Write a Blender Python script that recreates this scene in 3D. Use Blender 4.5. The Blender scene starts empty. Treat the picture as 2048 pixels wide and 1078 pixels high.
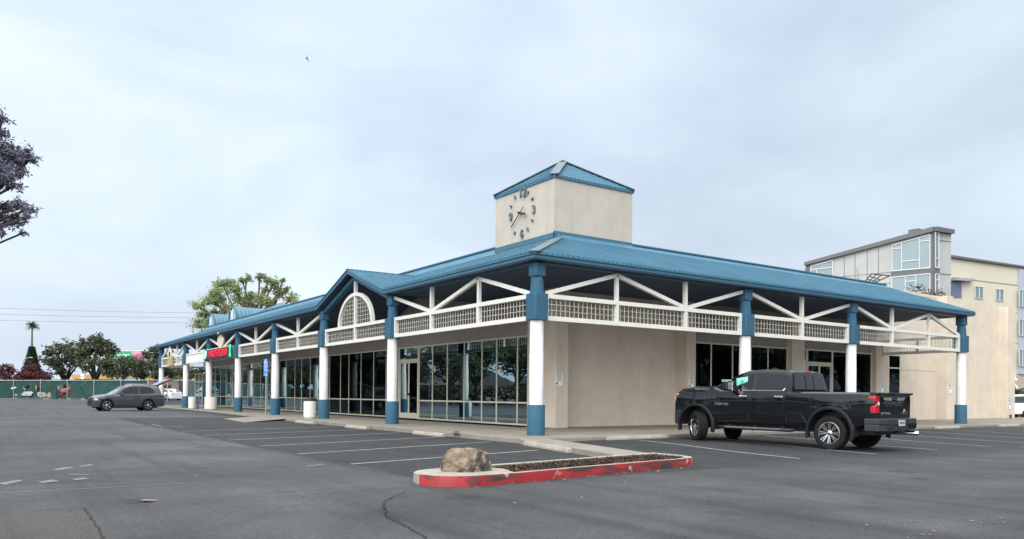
import bpy, bmesh, math, random
from mathutils import Vector, Matrix, noise
R_ = math.radians
random.seed(7)
scene = bpy.context.scene
COL = scene.collection

# ------------------------------------------------------------------ camera
CAM = Vector((-13.9823, -19.0340, 1.34)); YAW = 0.60260471; PITCH = 0.0004842; ROLL = 0.00808584; FPX = 1563.8736
_f = Vector((math.sin(YAW)*math.cos(PITCH), math.cos(YAW)*math.cos(PITCH), math.sin(PITCH)))
_r = Vector((math.cos(YAW), -math.sin(YAW), 0)); _u = _r.cross(_f)
_r2 = _r*math.cos(ROLL)+_u*math.sin(ROLL); _u2 = -_r*math.sin(ROLL)+_u*math.cos(ROLL)
cd = bpy.data.cameras.new("camera"); cam = bpy.data.objects.new("camera", cd); COL.objects.link(cam)
cd.sensor_width = 36; cd.lens = FPX/2048*36; cd.shift_y = (790-539)/2048; cd.clip_end = 4000; cd.clip_start = .1
m = Matrix.Identity(4)
for i in range(3):
    m[i][0] = _r2[i]; m[i][1] = _u2[i]; m[i][2] = -_f[i]; m[i][3] = CAM[i]
cam.matrix_world = m
scene.camera = cam

def at(px, py, D):
    """world point seen at a photo position, at a real distance D in front of the camera"""
    return CAM + (_f + _r2*((px-1024)/FPX) + _u2*((790-py)/FPX))*D

# ------------------------------------------------------------------ world and light
scene.view_settings.view_transform = 'Standard'; scene.view_settings.look = 'None'
scene.view_settings.exposure = 0.30; scene.view_settings.gamma = 1
SUN_EL, SUN_AZ = R_(36), R_(232)      # high behind thick cloud, over the camera's shoulder
w = bpy.data.worlds.new("World"); scene.world = w; w.use_nodes = True
nt = w.node_tree; nt.nodes.clear()
def N(t, **k):
    n = nt.nodes.new(t)
    for a, b in k.items(): setattr(n, a, b)
    return n
L = nt.links.new
sky = N('ShaderNodeTexSky'); sky.sky_type = 'NISHITA'; sky.sun_disc = False
sky.sun_elevation = SUN_EL; sky.sun_rotation = SUN_AZ; sky.air_density = 1.5; sky.dust_density = 3
bg1 = N('ShaderNodeBackground'); bg1.inputs[1].default_value = 0.10; L(sky.outputs[0], bg1.inputs[0])
tc = N('ShaderNodeTexCoord'); sep = N('ShaderNodeSeparateXYZ'); L(tc.outputs['Generated'], sep.inputs[0])
mp = N('ShaderNodeMapping'); mp.inputs['Scale'].default_value = (1, 1, 2.2); L(tc.outputs['Generated'], mp.inputs[0])
n1 = N('ShaderNodeTexNoise'); n1.inputs['Scale'].default_value = 2.1; n1.inputs['Detail'].default_value = 6; n1.inputs['Roughness'].default_value = .5
n1.inputs['Distortion'].default_value = .35
L(mp.outputs[0], n1.inputs['Vector'])
cr = N('ShaderNodeValToRGB'); L(n1.outputs[0], cr.inputs[0])
cr.color_ramp.elements[0].position = .36; cr.color_ramp.elements[0].color = (.525, .608, .722, 1)
cr.color_ramp.elements[1].position = .64; cr.color_ramp.elements[1].color = (.710, .812, .915, 1)
e = cr.color_ramp.elements.new(.5); e.color = (.615, .710, .828, 1)
# thick cloud is brighter overhead than near the horizon
gr = N('ShaderNodeMapRange'); gr.interpolation_type = 'SMOOTHSTEP'
gr.inputs['From Min'].default_value = .42; gr.inputs['From Max'].default_value = .95
gr.inputs['To Min'].default_value = 1.0; gr.inputs['To Max'].default_value = 3.3
L(sep.outputs[2], gr.inputs[0])
# brighter to the north-west of the lot (thinner cloud), duller to the east
dt = N('ShaderNodeVectorMath', operation='DOT_PRODUCT'); L(tc.outputs['Generated'], dt.inputs[0]); dt.inputs[1].default_value = (-.72, .69, 0)
mr = N('ShaderNodeMapRange'); mr.inputs['From Min'].default_value = -.6; mr.inputs['From Max'].default_value = .8
mr.inputs['To Min'].default_value = .90; mr.inputs['To Max'].default_value = 1.16; L(dt.outputs['Value'], mr.inputs[0])
mu = N('ShaderNodeMath', operation='MULTIPLY'); L(gr.outputs[0], mu.inputs[0]); L(mr.outputs[0], mu.inputs[1])
# the hidden sun makes a broad bright patch in the cloud behind the camera
ds = N('ShaderNodeVectorMath', operation='DOT_PRODUCT'); L(tc.outputs['Generated'], ds.inputs[0]); ds.inputs[1].default_value = (math.sin(SUN_AZ)*math.cos(R_(28)), math.cos(SUN_AZ)*math.cos(R_(28)), math.sin(R_(28)))
ms_ = N('ShaderNodeMapRange'); ms_.interpolation_type = 'SMOOTHSTEP'; ms_.inputs['From Min'].default_value = .25; ms_.inputs['From Max'].default_value = 1.0
ms_.inputs['To Min'].default_value = 0; ms_.inputs['To Max'].default_value = 3.0; L(ds.outputs['Value'], ms_.inputs[0])
bg2 = N('ShaderNodeBackground'); L(cr.outputs[0], bg2.inputs[0]); L(mr.outputs[0], bg2.inputs[1])
g1_ = N('ShaderNodeMath', operation='SUBTRACT'); L(gr.outputs[0], g1_.inputs[0]); g1_.inputs[1].default_value = 1
ad = N('ShaderNodeMath', operation='ADD'); L(g1_.outputs[0], ad.inputs[0]); L(ms_.outputs[0], ad.inputs[1])
ml = N('ShaderNodeMath', operation='MULTIPLY'); L(ad.outputs[0], ml.inputs[0]); L(n1.outputs[0], ml.inputs[1])
bg3 = N('ShaderNodeBackground'); bg3.inputs[0].default_value = (1.37, 1.33, 1.24, 1); L(ml.outputs[0], bg3.inputs[1])
as_ = N('ShaderNodeAddShader'); L(bg2.outputs[0], as_.inputs[0]); L(bg3.outputs[0], as_.inputs[1])
mx = N('ShaderNodeMixShader'); mx.inputs[0].default_value = .9; L(bg1.outputs[0], mx.inputs[1]); L(as_.outputs[0], mx.inputs[2])
out = N('ShaderNodeOutputWorld'); L(mx.outputs[0], out.inputs[0])
sd = bpy.data.lights.new("sun", 'SUN'); sun = bpy.data.objects.new("sun", sd); COL.objects.link(sun)
sd.energy = 1.2; sd.angle = R_(35); sd.color = (1, .975, .95)
sun.rotation_euler = (R_(90)-SUN_EL, 0, R_(180)-SUN_AZ)
sun.location = (-20, -20, 60)

# ------------------------------------------------------------------ materials
MATS = {}
def mat(name, col, rough=.7, metal=0, var=.12, scale=3, bump=0, bscale=40, spec=.5, coat=0, emit=None, col2=None, mask=None, streak=0):
    if name in MATS: return MATS[name]
    M = bpy.data.materials.new(name); M.use_nodes = True; t = M.node_tree; b = t.nodes['Principled BSDF']
    b.inputs['Roughness'].default_value = rough; b.inputs['Metallic'].default_value = metal
    b.inputs['Specular IOR Level'].default_value = spec; b.inputs['Coat Weight'].default_value = coat
    b.inputs['Coat Roughness'].default_value = .03
    c = Vector(col)
    tcn = t.nodes.new('ShaderNodeTexCoord')
    if var > 0:
        nz = t.nodes.new('ShaderNodeTexNoise'); nz.inputs['Scale'].default_value = scale; nz.inputs['Detail'].default_value = 6; nz.inputs['Roughness'].default_value = .6
        src = tcn.outputs['Object']
        if streak:
            mpn = t.nodes.new('ShaderNodeMapping'); mpn.inputs['Scale'].default_value = (1, 1, streak); t.links.new(src, mpn.inputs[0]); src = mpn.outputs[0]
        t.links.new(src, nz.inputs['Vector'])
        rp = t.nodes.new('ShaderNodeValToRGB'); t.links.new(nz.outputs[0], rp.inputs[0])
        rp.color_ramp.elements[0].position = .3; rp.color_ramp.elements[1].position = .7
        a = c*(1-var); d = Vector(col2) if col2 else c*(1+var)
        rp.color_ramp.elements[0].color = (*a, 1); rp.color_ramp.elements[1].color = (*d, 1)
        t.links.new(rp.outputs[0], b.inputs['Base Color'])
    else:
        b.inputs['Base Color'].default_value = (*c, 1)
    if bump:
        nb = t.nodes.new('ShaderNodeTexNoise'); nb.inputs['Scale'].default_value = bscale; nb.inputs['Detail'].default_value = 4
        t.links.new(tcn.outputs['Object'], nb.inputs['Vector'])
        bp = t.nodes.new('ShaderNodeBump'); bp.inputs['Strength'].default_value = bump; bp.inputs['Distance'].default_value = .02
        t.links.new(nb.outputs[0], bp.inputs['Height']); t.links.new(bp.outputs[0], b.inputs['Normal'])
    if emit:
        b.inputs['Emission Color'].default_value = (*emit[0], 1); b.inputs['Emission Strength'].default_value = emit[1]
    MATS[name] = M
    return M

def leafmat(name, c1, c2, rough=.6, trans=.25):
    """leaf colours differ leaf to leaf through a per-face attribute"""
    M = bpy.data.materials.new(name); M.use_nodes = True; t = M.node_tree; b = t.nodes['Principled BSDF']
    at_ = t.nodes.new('ShaderNodeAttribute'); at_.attribute_name = 'tone'
    rp = t.nodes.new('ShaderNodeValToRGB'); t.links.new(at_.outputs['Fac'], rp.inputs[0])
    rp.color_ramp.elements[0].color = (*c1, 1); rp.color_ramp.elements[1].color = (*c2, 1)
    t.links.new(rp.outputs[0], b.inputs['Base Color']); b.inputs['Roughness'].default_value = rough
    b.inputs['Specular IOR Level'].default_value = .3
    tr = t.nodes.new('ShaderNodeBsdfTranslucent'); t.links.new(rp.outputs[0], tr.inputs[0])
    ms = t.nodes.new('ShaderNodeMixShader'); ms.inputs[0].default_value = trans
    t.links.new(b.outputs[0], ms.inputs[1]); t.links.new(tr.outputs[0], ms.inputs[2])
    t.links.new(ms.outputs[0], t.nodes['Material Output'].inputs[0])
    return M

def glassmat(name, tint, refl=1.0, rough=.01):
    M = bpy.data.materials.new(name); M.use_nodes = True; t = M.node_tree
    for n in list(t.nodes):
        if n.type == 'BSDF_PRINCIPLED': t.nodes.remove(n)
    tr = t.nodes.new('ShaderNodeBsdfTransparent'); tr.inputs[0].default_value = (*tint, 1)
    gl = t.nodes.new('ShaderNodeBsdfGlossy'); gl.inputs['Roughness'].default_value = rough; gl.inputs[0].default_value = (.72, .92, 1, 1)
    fr = t.nodes.new('ShaderNodeFresnel'); fr.inputs[0].default_value = 1.52
    mm = t.nodes.new('ShaderNodeMath'); mm.operation = 'MULTIPLY'; mm.inputs[1].default_value = refl; mm.use_clamp = True
    t.links.new(fr.outputs[0], mm.inputs[0])
    nb = t.nodes.new('ShaderNodeTexNoise'); nb.inputs['Scale'].default_value = .7
    tcn = t.nodes.new('ShaderNodeTexCoord'); t.links.new(tcn.outputs['Object'], nb.inputs['Vector'])
    bp = t.nodes.new('ShaderNodeBump'); bp.inputs['Strength'].default_value = .05; bp.inputs['Distance'].default_value = .05
    t.links.new(nb.outputs[0], bp.inputs['Height']); t.links.new(bp.outputs[0], gl.inputs['Normal'])
    ms = t.nodes.new('ShaderNodeMixShader'); t.links.new(mm.outputs[0], ms.inputs[0]); t.links.new(tr.outputs[0], ms.inputs[1]); t.links.new(gl.outputs[0], ms.inputs[2])
    t.links.new(ms.outputs[0], t.nodes['Material Output'].inputs[0])
    return M

def wallmat(name, c, dirt=.25):
    """stucco: mottled colour, fine bump, faint vertical run-off stains"""
    M = mat(name, c, rough=.9, var=.085, scale=1.1, bump=.5, bscale=45, spec=.2)
    t = M.node_tree; b = t.nodes['Principled BSDF']; src = b.inputs['Base Color'].links[0].from_socket
    tcn = t.nodes.new('ShaderNodeTexCoord'); mpn = t.nodes.new('ShaderNodeMapping'); mpn.inputs['Scale'].default_value = (3.2, 3.2, .22)
    t.links.new(tcn.outputs['Object'], mpn.inputs[0])
    nz = t.nodes.new('ShaderNodeTexNoise'); nz.inputs['Scale'].default_value = 1.3; nz.inputs['Detail'].default_value = 7
    t.links.new(mpn.outputs[0], nz.inputs['Vector'])
    rp = t.nodes.new('ShaderNodeValToRGB'); t.links.new(nz.outputs[0], rp.inputs[0])
    rp.color_ramp.elements[0].position = .56; rp.color_ramp.elements[0].color = (0, 0, 0, 1)
    rp.color_ramp.elements[1].position = .8; rp.color_ramp.elements[1].color = (dirt, dirt, dirt, 1)
    mix = t.nodes.new('ShaderNodeMixRGB'); mix.blend_type = 'MULTIPLY'; mix.inputs[2].default_value = (.45, .42, .40, 1)
    t.links.new(rp.outputs[0], mix.inputs[0]); t.links.new(src, mix.inputs[1]); t.links.new(mix.outputs[0], b.inputs['Base Color'])
    return M

BLUE = mat('blue_painted_stucco', (.027, .090, .148), .75, var=.10, scale=2.5, bump=.3, bscale=70, spec=.3)
FASCIA = mat('blue_fascia_paint', (.038, .116, .176), .5, var=.08, scale=1.2, spec=.4)
ROOFM = mat('blue_metal_roofing', (.044, .140, .212), .40, var=.16, scale=.8, spec=.6, streak=1)
ROOFC = mat('weathered_hip_flashing', (.085, .125, .155), .5, var=.25, scale=4)
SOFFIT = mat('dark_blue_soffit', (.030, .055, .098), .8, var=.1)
BEIGE = wallmat('beige_stucco', (.545, .477, .400))
BEIGE2 = wallmat('tower_stucco', (.400, .370, .328), .22)
SHADEW = mat('shaded_beige_stucco', (.25, .215, .19), .9, var=.06, scale=1, bump=.2)  # beige stucco darkened to paint in the shade under the canopy
WHITE = mat('white_timber_paint', (.60, .60, .565), .55, var=.05, scale=5)
WCOL = mat('white_column_paint', (.60, .61, .61), .6, var=.10, scale=3, bump=.15, bscale=50)
FRAME = mat('cream_aluminium_frame', (.50, .485, .40), .4, var=.04)
GLASS = glassmat('tinted_shop_glass', (.05, .10, .12), .48)
GLASSC = glassmat('clear_shop_glass', (.28, .42, .44), .70)
CONC = mat('concrete', (.21, .195, .17), .9, var=.16, scale=1.5, bump=.4, bscale=30, spec=.2)
CONC2 = mat('light_concrete', (.29, .27, .235), .9, var=.18, scale=4, bump=.5, bscale=40, spec=.2)
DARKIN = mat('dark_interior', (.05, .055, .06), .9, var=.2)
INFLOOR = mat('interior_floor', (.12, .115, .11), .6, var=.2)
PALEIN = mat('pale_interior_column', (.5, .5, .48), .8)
BLACK = mat('black_plastic', (.009, .0105, .012), .55, var=.15, scale=20)
RUBBER = mat('rubber', (.010, .011, .012), .85, var=.2, scale=30, spec=.2)
CHROME = mat('chrome', (.78, .79, .80), .12, metal=1, var=0)
ALLOY = mat('alloy', (.60, .61, .62), .25, metal=1, var=0)
STEEL = mat('galvanised_steel', (.42, .43, .44), .45, metal=.6, var=.12, scale=6)
CARGLASS = mat('dark_car_glass', (.006, .009, .012), .03, var=0, spec=.5, coat=0)
REDLAMP = mat('red_lamp_lens', (.40, .008, .014), .12, var=.1, scale=20, coat=1)
PAPER = mat('white_sign_face', (.74, .76, .76), .5, var=.03)
INK = mat('dark_print', (.06, .07, .09), .6, var=0)

# ------------------------------------------------------------------ mesh helpers
class MB:
    def __init__(s): s.v = []; s.f = []; s.mi = []; s.cur = 0
    def add(s, vs, fs):
        o = len(s.v); s.v += [tuple(v) for v in vs]
        for f in fs: s.f.append(tuple(o+i for i in f)); s.mi.append(s.cur)
        return s
    def box(s, x0, x1, y0, y1, z0, z1):
        vs = [(x, y, z) for x in (x0, x1) for y in (y0, y1) for z in (z0, z1)]
        return s.add(vs, [(0, 1, 3, 2), (4, 6, 7, 5), (0, 4, 5, 1), (2, 3, 7, 6), (0, 2, 6, 4), (1, 5, 7, 3)])
    def bar(s, a, b, w, h=None, up=(0, 0, 1)):
        """square bar from a to b; w across, h along 'up'"""
        h = w if h is None else h
        a = Vector(a); b = Vector(b); d = (b-a)
        if d.length < 1e-6: return s
        d.normalize(); up = Vector(up)
        if abs(d.dot(up)) > .99: up = Vector((1, 0, 0)) if abs(d.x) < .9 else Vector((0, 1, 0))
        sd_ = d.cross(up).normalized(); u = sd_.cross(d).normalized()
        vs = []
        for p in (a, b):
            for i, j in ((-1, -1), (1, -1), (1, 1), (-1, 1)):
                vs.append(p+sd_*(w/2*i)+u*(h/2*j))
        return s.add(vs, [(0, 3, 2, 1), (4, 5, 6, 7), (0, 1, 5, 4), (1, 2, 6, 5), (2, 3, 7, 6), (3, 0, 4, 7)])
    def tube(s, pts, rad, n=8, cap=True):
        pts = [Vector(p) for p in pts]; rad = rad if isinstance(rad, (list, tuple)) else [rad]*len(pts)
        vs = []; fs = []; prev = None
        for i, p in enumerate(pts):
            d = (pts[min(i+1, len(pts)-1)]-pts[max(i-1, 0)]).normalized()
            if prev is None: prev = Vector((0, 0, 1)) if abs(d.z) < .9 else Vector((1, 0, 0))
            a = d.cross(prev).normalized(); b = a.cross(d).normalized(); prev = b
            for k in range(n):
                t = 2*math.pi*k/n; vs.append(p+(a*math.cos(t)+b*math.sin(t))*rad[i])
        for i in range(len(pts)-1):
            for k in range(n):
                fs.append((i*n+k, i*n+(k+1) % n, (i+1)*n+(k+1) % n, (i+1)*n+k))
        if cap: fs.append(tuple(range(n))[::-1]); fs.append(tuple((len(pts)-1)*n+k for k in range(n)))
        return s.add(vs, fs)
    def lathe(s, prof, c=(0, 0, 0), n=24, axis='z', a0=0, a1=2*math.pi, cap=False):
        vs = []; fs = []; full = abs(a1-a0-2*math.pi) < 1e-6; m_ = n if full else n+1
        for r, z in prof:
            for k in range(m_):
                t = a0+(a1-a0)*k/n; x, y = r*math.cos(t), r*math.sin(t)
                p = (x, y, z) if axis == 'z' else ((x, z, y) if axis == 'y' else (z, x, y))
                vs.append((p[0]+c[0], p[1]+c[1], p[2]+c[2]))
        for i in range(len(prof)-1):
            for k in range(n):
                k2 = (k+1) % m_ if full else k+1
                fs.append((i*m_+k, i*m_+k2, (i+1)*m_+k2, (i+1)*m_+k))
        if cap: fs.append(tuple(range(m_))[::-1]); fs.append(tuple((len(prof)-1)*m_+k for k in range(m_)))
        return s.add(vs, fs)
    def prism(s, poly, z0, z1, fz=None):
        n = len(poly); fz = fz or (lambda x, y: 0)
        vs = [(x, y, z0+fz(x, y)) for x, y in poly]+[(x, y, z1+fz(x, y)) for x, y in poly]
        return s.add(vs, [tuple(range(n))[::-1], tuple(range(n, 2*n))]+[(i, (i+1) % n, n+(i+1) % n, n+i) for i in range(n)])
    def prism_y(s, poly, y0, y1):      # poly in (x,z)
        n = len(poly)
        vs = [(x, y0, z) for x, z in poly]+[(x, y1, z) for x, z in poly]
        return s.add(vs, [tuple(range(n)), tuple(range(n, 2*n))[::-1]]+[(i, n+i, n+(i+1) % n, (i+1) % n) for i in range(n)])
    def prism_x(s, poly, x0, x1):      # poly in (y,z)
        n = len(poly)
        vs = [(x0, y, z) for y, z in poly]+[(x1, y, z) for y, z in poly]
        return s.add(vs, [tuple(range(n))[::-1], tuple(range(n, 2*n))]+[(i, (i+1) % n, n+(i+1) % n, n+i) for i in range(n)])
    def build(s, name, mats, parent=None, smooth=None, bevel=0, loc=None, rot=None):
        me = bpy.data.meshes.new(name); me.from_pydata(s.v, [], s.f)
        mats = mats if isinstance(mats, (list, tuple)) else [mats]
        for m_ in mats: me.materials.append(m_)
        if len(mats) > 1: me.polygons.foreach_set('material_index', s.mi)
        bm = bmesh.new(); bm.from_mesh(me)
        bmesh.ops.recalc_face_normals(bm, faces=bm.faces)
        if smooth is not None:
            bmesh.ops.remove_doubles(bm, verts=bm.verts, dist=1e-4)
            for f in bm.faces: f.smooth = True
            for e_ in bm.edges:
                e_.smooth = len(e_.link_faces) == 2 and e_.calc_face_angle(9) < R_(smooth)
        bm.to_mesh(me); bm.free(); me.update()
        o = bpy.data.objects.new(name, me); COL.objects.link(o)
        if parent: o.parent = parent
        if loc is not None: o.location = loc
        if rot is not None: o.rotation_euler = rot
        if bevel:
            bv = o.modifiers.new('bevel', 'BEVEL'); bv.width = bevel; bv.segments = 2; bv.limit_method = 'ANGLE'; bv.angle_limit = R_(40)
        return o

def tag(o, label=None, cat=None, group=None, kind=None):
    if label: o['label'] = label
    if cat: o['category'] = cat
    if group: o['group'] = group
    if kind: o['kind'] = kind
    return o
def empty(name, label, cat, loc=(0, 0, 0), rz=0, group=None):
    o = bpy.data.objects.new(name, None); COL.objects.link(o); o.location = loc; o.rotation_euler = (0, 0, rz)
    return tag(o, label, cat, group)
def copy_tree(o, parent=None):
    c = o.copy(); COL.objects.link(c)
    if parent: c.parent = parent
    for ch in list(o.children): copy_tree(ch, c)
    return c
def text(name, s, size, m_, parent, origin, xdir, ydir, depth=.01, align='CENTER', bold=0.0, sx=1, gap=1.0):
    cu = bpy.data.curves.new(name, 'FONT'); cu.body = s; cu.size = size; cu.extrude = depth/2; cu.align_x = align; cu.align_y = 'CENTER'; cu.offset = bold; cu.space_character = gap
    t = bpy.data.objects.new(name+'_c', cu); COL.objects.link(t)
    dg = bpy.context.evaluated_depsgraph_get(); me = bpy.data.meshes.new_from_object(t.evaluated_get(dg))
    bpy.data.objects.remove(t); bpy.data.curves.remove(cu)
    me.name = name; me.materials.clear(); me.materials.append(m_)
    x = Vector(xdir).normalized(); y = Vector(ydir).normalized(); z = x.cross(y)
    M = Matrix.Identity(4)
    for i in range(3): M[i][0] = x[i]*sx; M[i][1] = y[i]; M[i][2] = z[i]; M[i][3] = origin[i]
    me.transform(M)
    o = bpy.data.objects.new(name, me); COL.objects.link(o); o.parent = parent
    return o

# ------------------------------------------------------------------ ground
def S(t): t = max(0, min(1, t)); return t*t*(3-2*t)
def gz(x, y):
    return .12*S((y-15)/25) + .33*S((y-60)/35) - .20*S((x-30)/9)*(1-S((y-40)/30)) + .04*S((y+7)/4)*S((x+1)/2)*(1-S((x-26)/4))*(1-S((y-2)/3))
def axis(lo, hi, step, far):
    a = []; v = lo
    while v <= hi: a.append(v); v += step
    out_ = [-far, -far/2, -far/4, lo-120, lo-50, lo-20]+a+[hi+20, hi+50, hi+120, far/4, far/2, far]
    return sorted(set(round(q, 3) for q in out_))
def asphalt_material():
    M = bpy.data.materials.new('asphalt'); M.use_nodes = True; t = M.node_tree; b = t.nodes['Principled BSDF']; k = t.links.new
    def nn(ty, **kw):
        n = t.nodes.new(ty)
        for a, c in kw.items(): setattr(n, a, c)
        return n
    tcn = nn('ShaderNodeTexCoord'); P = tcn.outputs['Object']
    def nz(scale, det=5, rough=.6, vec=None, dist=0):
        n = nn('ShaderNodeTexNoise'); n.inputs['Scale'].default_value = scale; n.inputs['Detail'].default_value = det; n.inputs['Roughness'].default_value = rough
        n.inputs['Distortion'].default_value = dist
        k(vec or P, n.inputs['Vector']); return n.outputs[0]
    def ramp(src, a, b_, c0=(0, 0, 0), c1=(1, 1, 1)):
        r = nn('ShaderNodeValToRGB'); k(src, r.inputs[0]); r.color_ramp.elements[0].position = a; r.color_ramp.elements[1].position = b_
        r.color_ramp.elements[0].color = (*c0, 1); r.color_ramp.elements[1].color = (*c1, 1); return r.outputs[0]
    def math_(op, a, b_=None):
        n = nn('ShaderNodeMath', operation=op)
        for i, q in enumerate((a, b_)):
            if q is None: continue
            if isinstance(q, (int, float)): n.inputs[i].default_value = q
            else: k(q, n.inputs[i])
        return n.outputs[0]
    def mix(f, a, b_, ty='MIX'):
        n = nn('ShaderNodeMixRGB', blend_type=ty)
        for i, q in enumerate((f, a, b_)):
            if isinstance(q, (int, float)): n.inputs[i].default_value = q
            elif isinstance(q, tuple): n.inputs[i].default_value = (*q, 1)
            else: k(q, n.inputs[i])
        return n.outputs[0]
    sp = nn('ShaderNodeSeparateXYZ'); k(P, sp.inputs[0]); X, Y = sp.outputs[0], sp.outputs[1]
    wob = math_('MULTIPLY', math_('SUBTRACT', nz(.9, 3), .5), .5)
    def step(v, edge, width):
        n = nn('ShaderNodeMapRange'); n.interpolation_type = 'SMOOTHSTEP'; k(math_('ADD', v, wob), n.inputs[0])
        n.inputs['From Min'].default_value = edge-width/2; n.inputs['From Max'].default_value = edge+width/2; return n.outputs[0]
    # worn aisle asphalt
    mp_ = nn('ShaderNodeMapping'); mp_.inputs['Scale'].default_value = (.25, 1, 1); mp_.inputs['Rotation'].default_value = (0, 0, R_(12)); k(P, mp_.inputs[0])
    base = mix(ramp(nz(.35, 6, .65, mp_.outputs[0]), .35, .68), (.038, .041, .046), (.070, .073, .079))
    # older, smoother asphalt south of the seam
    south = math_('SUBTRACT', 1, step(Y, -8.75, .12))
    southc = mix(ramp(nz(.5, 5), .35, .7), (.033, .035, .038), (.056, .058, .061))
    west = math_('MULTIPLY', south, math_('SUBTRACT', 1, step(X, -12.95, .12)))
    c = mix(south, base, southc)
    c = mix(west, c, (.043, .042, .041))
    # darker sealed stalls
    stL = math_('MULTIPLY', step(X, -8.15, .25), math_('MULTIPLY', step(Y, -9.2, .3), math_('SUBTRACT', 1, step(Y, 24, 4))))
    stL = math_('MULTIPLY', stL, math_('SUBTRACT', 1, step(X, -.9, .5)))
    stR = math_('MULTIPLY', step(X, -2.2, .3), step(Y, -9.3, 2.2))
    st = math_('MAXIMUM', stL, stR)
    c = mix(math_('MULTIPLY', st, .95), c, mix(ramp(nz(.6, 6, .7), .35, .7), (.015, .0165, .019), (.028, .030, .033)))
    # tyre tracks along the aisle, sealed patches, oil drips
    mpt = nn('ShaderNodeMapping'); mpt.inputs['Scale'].default_value = (1.1, .045, 1); mpt.inputs['Rotation'].default_value = (0, 0, R_(-14)); k(P, mpt.inputs[0])
    c = mix(ramp(nz(1.5, 4, .6, mpt.outputs[0]), .50, .72), c, (.62, .62, .63), 'MULTIPLY')
    c = mix(ramp(nz(.23, 7, .72, None, .8), .50, .60), c, (1.28, 1.27, 1.25), 'MULTIPLY')
    v2 = nn('ShaderNodeTexVoronoi'); v2.inputs['Scale'].default_value = .42; k(P, v2.inputs['Vector'])
    c = mix(math_('MULTIPLY', ramp(math_('ADD', v2.outputs['Distance'], math_('MULTIPLY', nz(5, 4), .22)), .16, .26, (1, 1, 1), (0, 0, 0)), .65), c, (.012, .012, .013))
    c = mix(ramp(nz(4.5, 6, .75, None, .6), .62, .70), c, (1.5, 1.48, 1.42), 'MULTIPLY')
    # stains, speckle of stone
    c = mix(ramp(nz(1.7, 7, .7, None, .4), .60, .80), c, (.5, .5, .52), 'MULTIPLY')
    vor = nn('ShaderNodeTexVoronoi'); vor.inputs['Scale'].default_value = 55; k(P, vor.inputs['Vector'])
    c = mix(.5, c, ramp(vor.outputs['Color'], .1, .95, (.35, .35, .36), (1.65, 1.65, 1.68)), 'MULTIPLY')
    c = mix(.55, c, ramp(nz(26, 3, .8), .30, .72, (.55, .55, .56), (1.5, 1.5, 1.5)), 'MULTIPLY')
    k(c, b.inputs['Base Color']); b.inputs['Roughness'].default_value = .82; b.inputs['Specular IOR Level'].default_value = .35
    bp = nn('ShaderNodeBump'); bp.inputs['Strength'].default_value = .55; bp.inputs['Distance'].default_value = .012
    k(nz(70, 3, .7), bp.inputs['Height']); k(bp.outputs[0], b.inputs['Normal'])
    return M
ASPH = asphalt_material()
xs = axis(-40, 60, 1, 1800); ys = axis(-26, 110, 1, 1800)
g = MB(); g.v = [(x, y, gz(x, y)) for x in xs for y in ys]
ny = len(ys)
g.f = [(i*ny+j, (i+1)*ny+j, (i+1)*ny+j+1, i*ny+j+1) for i in range(len(xs)-1) for j in range(ny-1)]; g.mi = [0]*len(g.f)
go = g.build('parking_lot_ground', ASPH); tag(go, 'worn grey asphalt of the parking lot', kind='structure')
for p in go.data.polygons: p.use_smooth = True

# painted lines laid on the asphalt
LINE = mat('worn_line_paint', (.29, .29, .285), .7, var=.45, scale=6)
FAINT = mat('faded_line_paint', (.15, .153, .155), .8, var=.35, scale=8)
def ribbon(mb, pts, w_, dz=.006, jag=0, sub=.5):
    P = []
    for a, b in zip(pts[:-1], pts[1:]):
        a = Vector(a); b = Vector(b); n = max(1, int((b-a).length/sub))
        P += [a+(b-a)*i/n for i in range(n)]
    P.append(Vector(pts[-1])); vs = []; fs = []
    for i, p in enumerate(P):
        d = (P[min(i+1, len(P)-1)]-P[max(i-1, 0)]).normalized(); q = Vector((-d.y, d.x))
        j = Vector((random.uniform(-1, 1), random.uniform(-1, 1)))*jag
        ww = w_/2*(1+random.uniform(-.6, .6)*(1 if jag else 0))
        for sg in (-1, 1):
            x, y = (p+j+q*ww*sg)[:2]; vs.append((x, y, gz(x, y)+dz))
    for i in range(len(P)-1): fs.append((2*i, 2*i+1, 2*i+3, 2*i+2))
    mb.add(vs, fs)
def line(a, b, w_=.085, m_=None):
    mb = MB(); ribbon(mb, [a, b], w_); tag(mb.build('painted_parking_line', m_ or LINE), kind='structure')
for k in range(6):
    line((-8.05, -5.0+2.93*k), (-1.75, -3.15+2.93*k) if k else (-2.6, -3.62))
for k in range(10):
    line((.93+2.93*k, -8.5), (2.28+2.93*k, -2.0))
line((-7.9, 21.6), (-1.9, 19.6), m_=FAINT); line((-7.9, 19.2), (-3.6, 17.8), m_=FAINT); line((-7.6, 16.9), (-2.2, 15.1), m_=FAINT)
line((-7.95, 14.1), (-6.9, 13.6), m_=FAINT); line((-7.9, 14.1), (-7.8, 16.9), m_=FAINT); line((-2.0, 19.6), (-3.9, 17.2), .12)
line((-13.9, -6.8), (-11.2, -6.82), .035, FAINT)
mb = MB()
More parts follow.
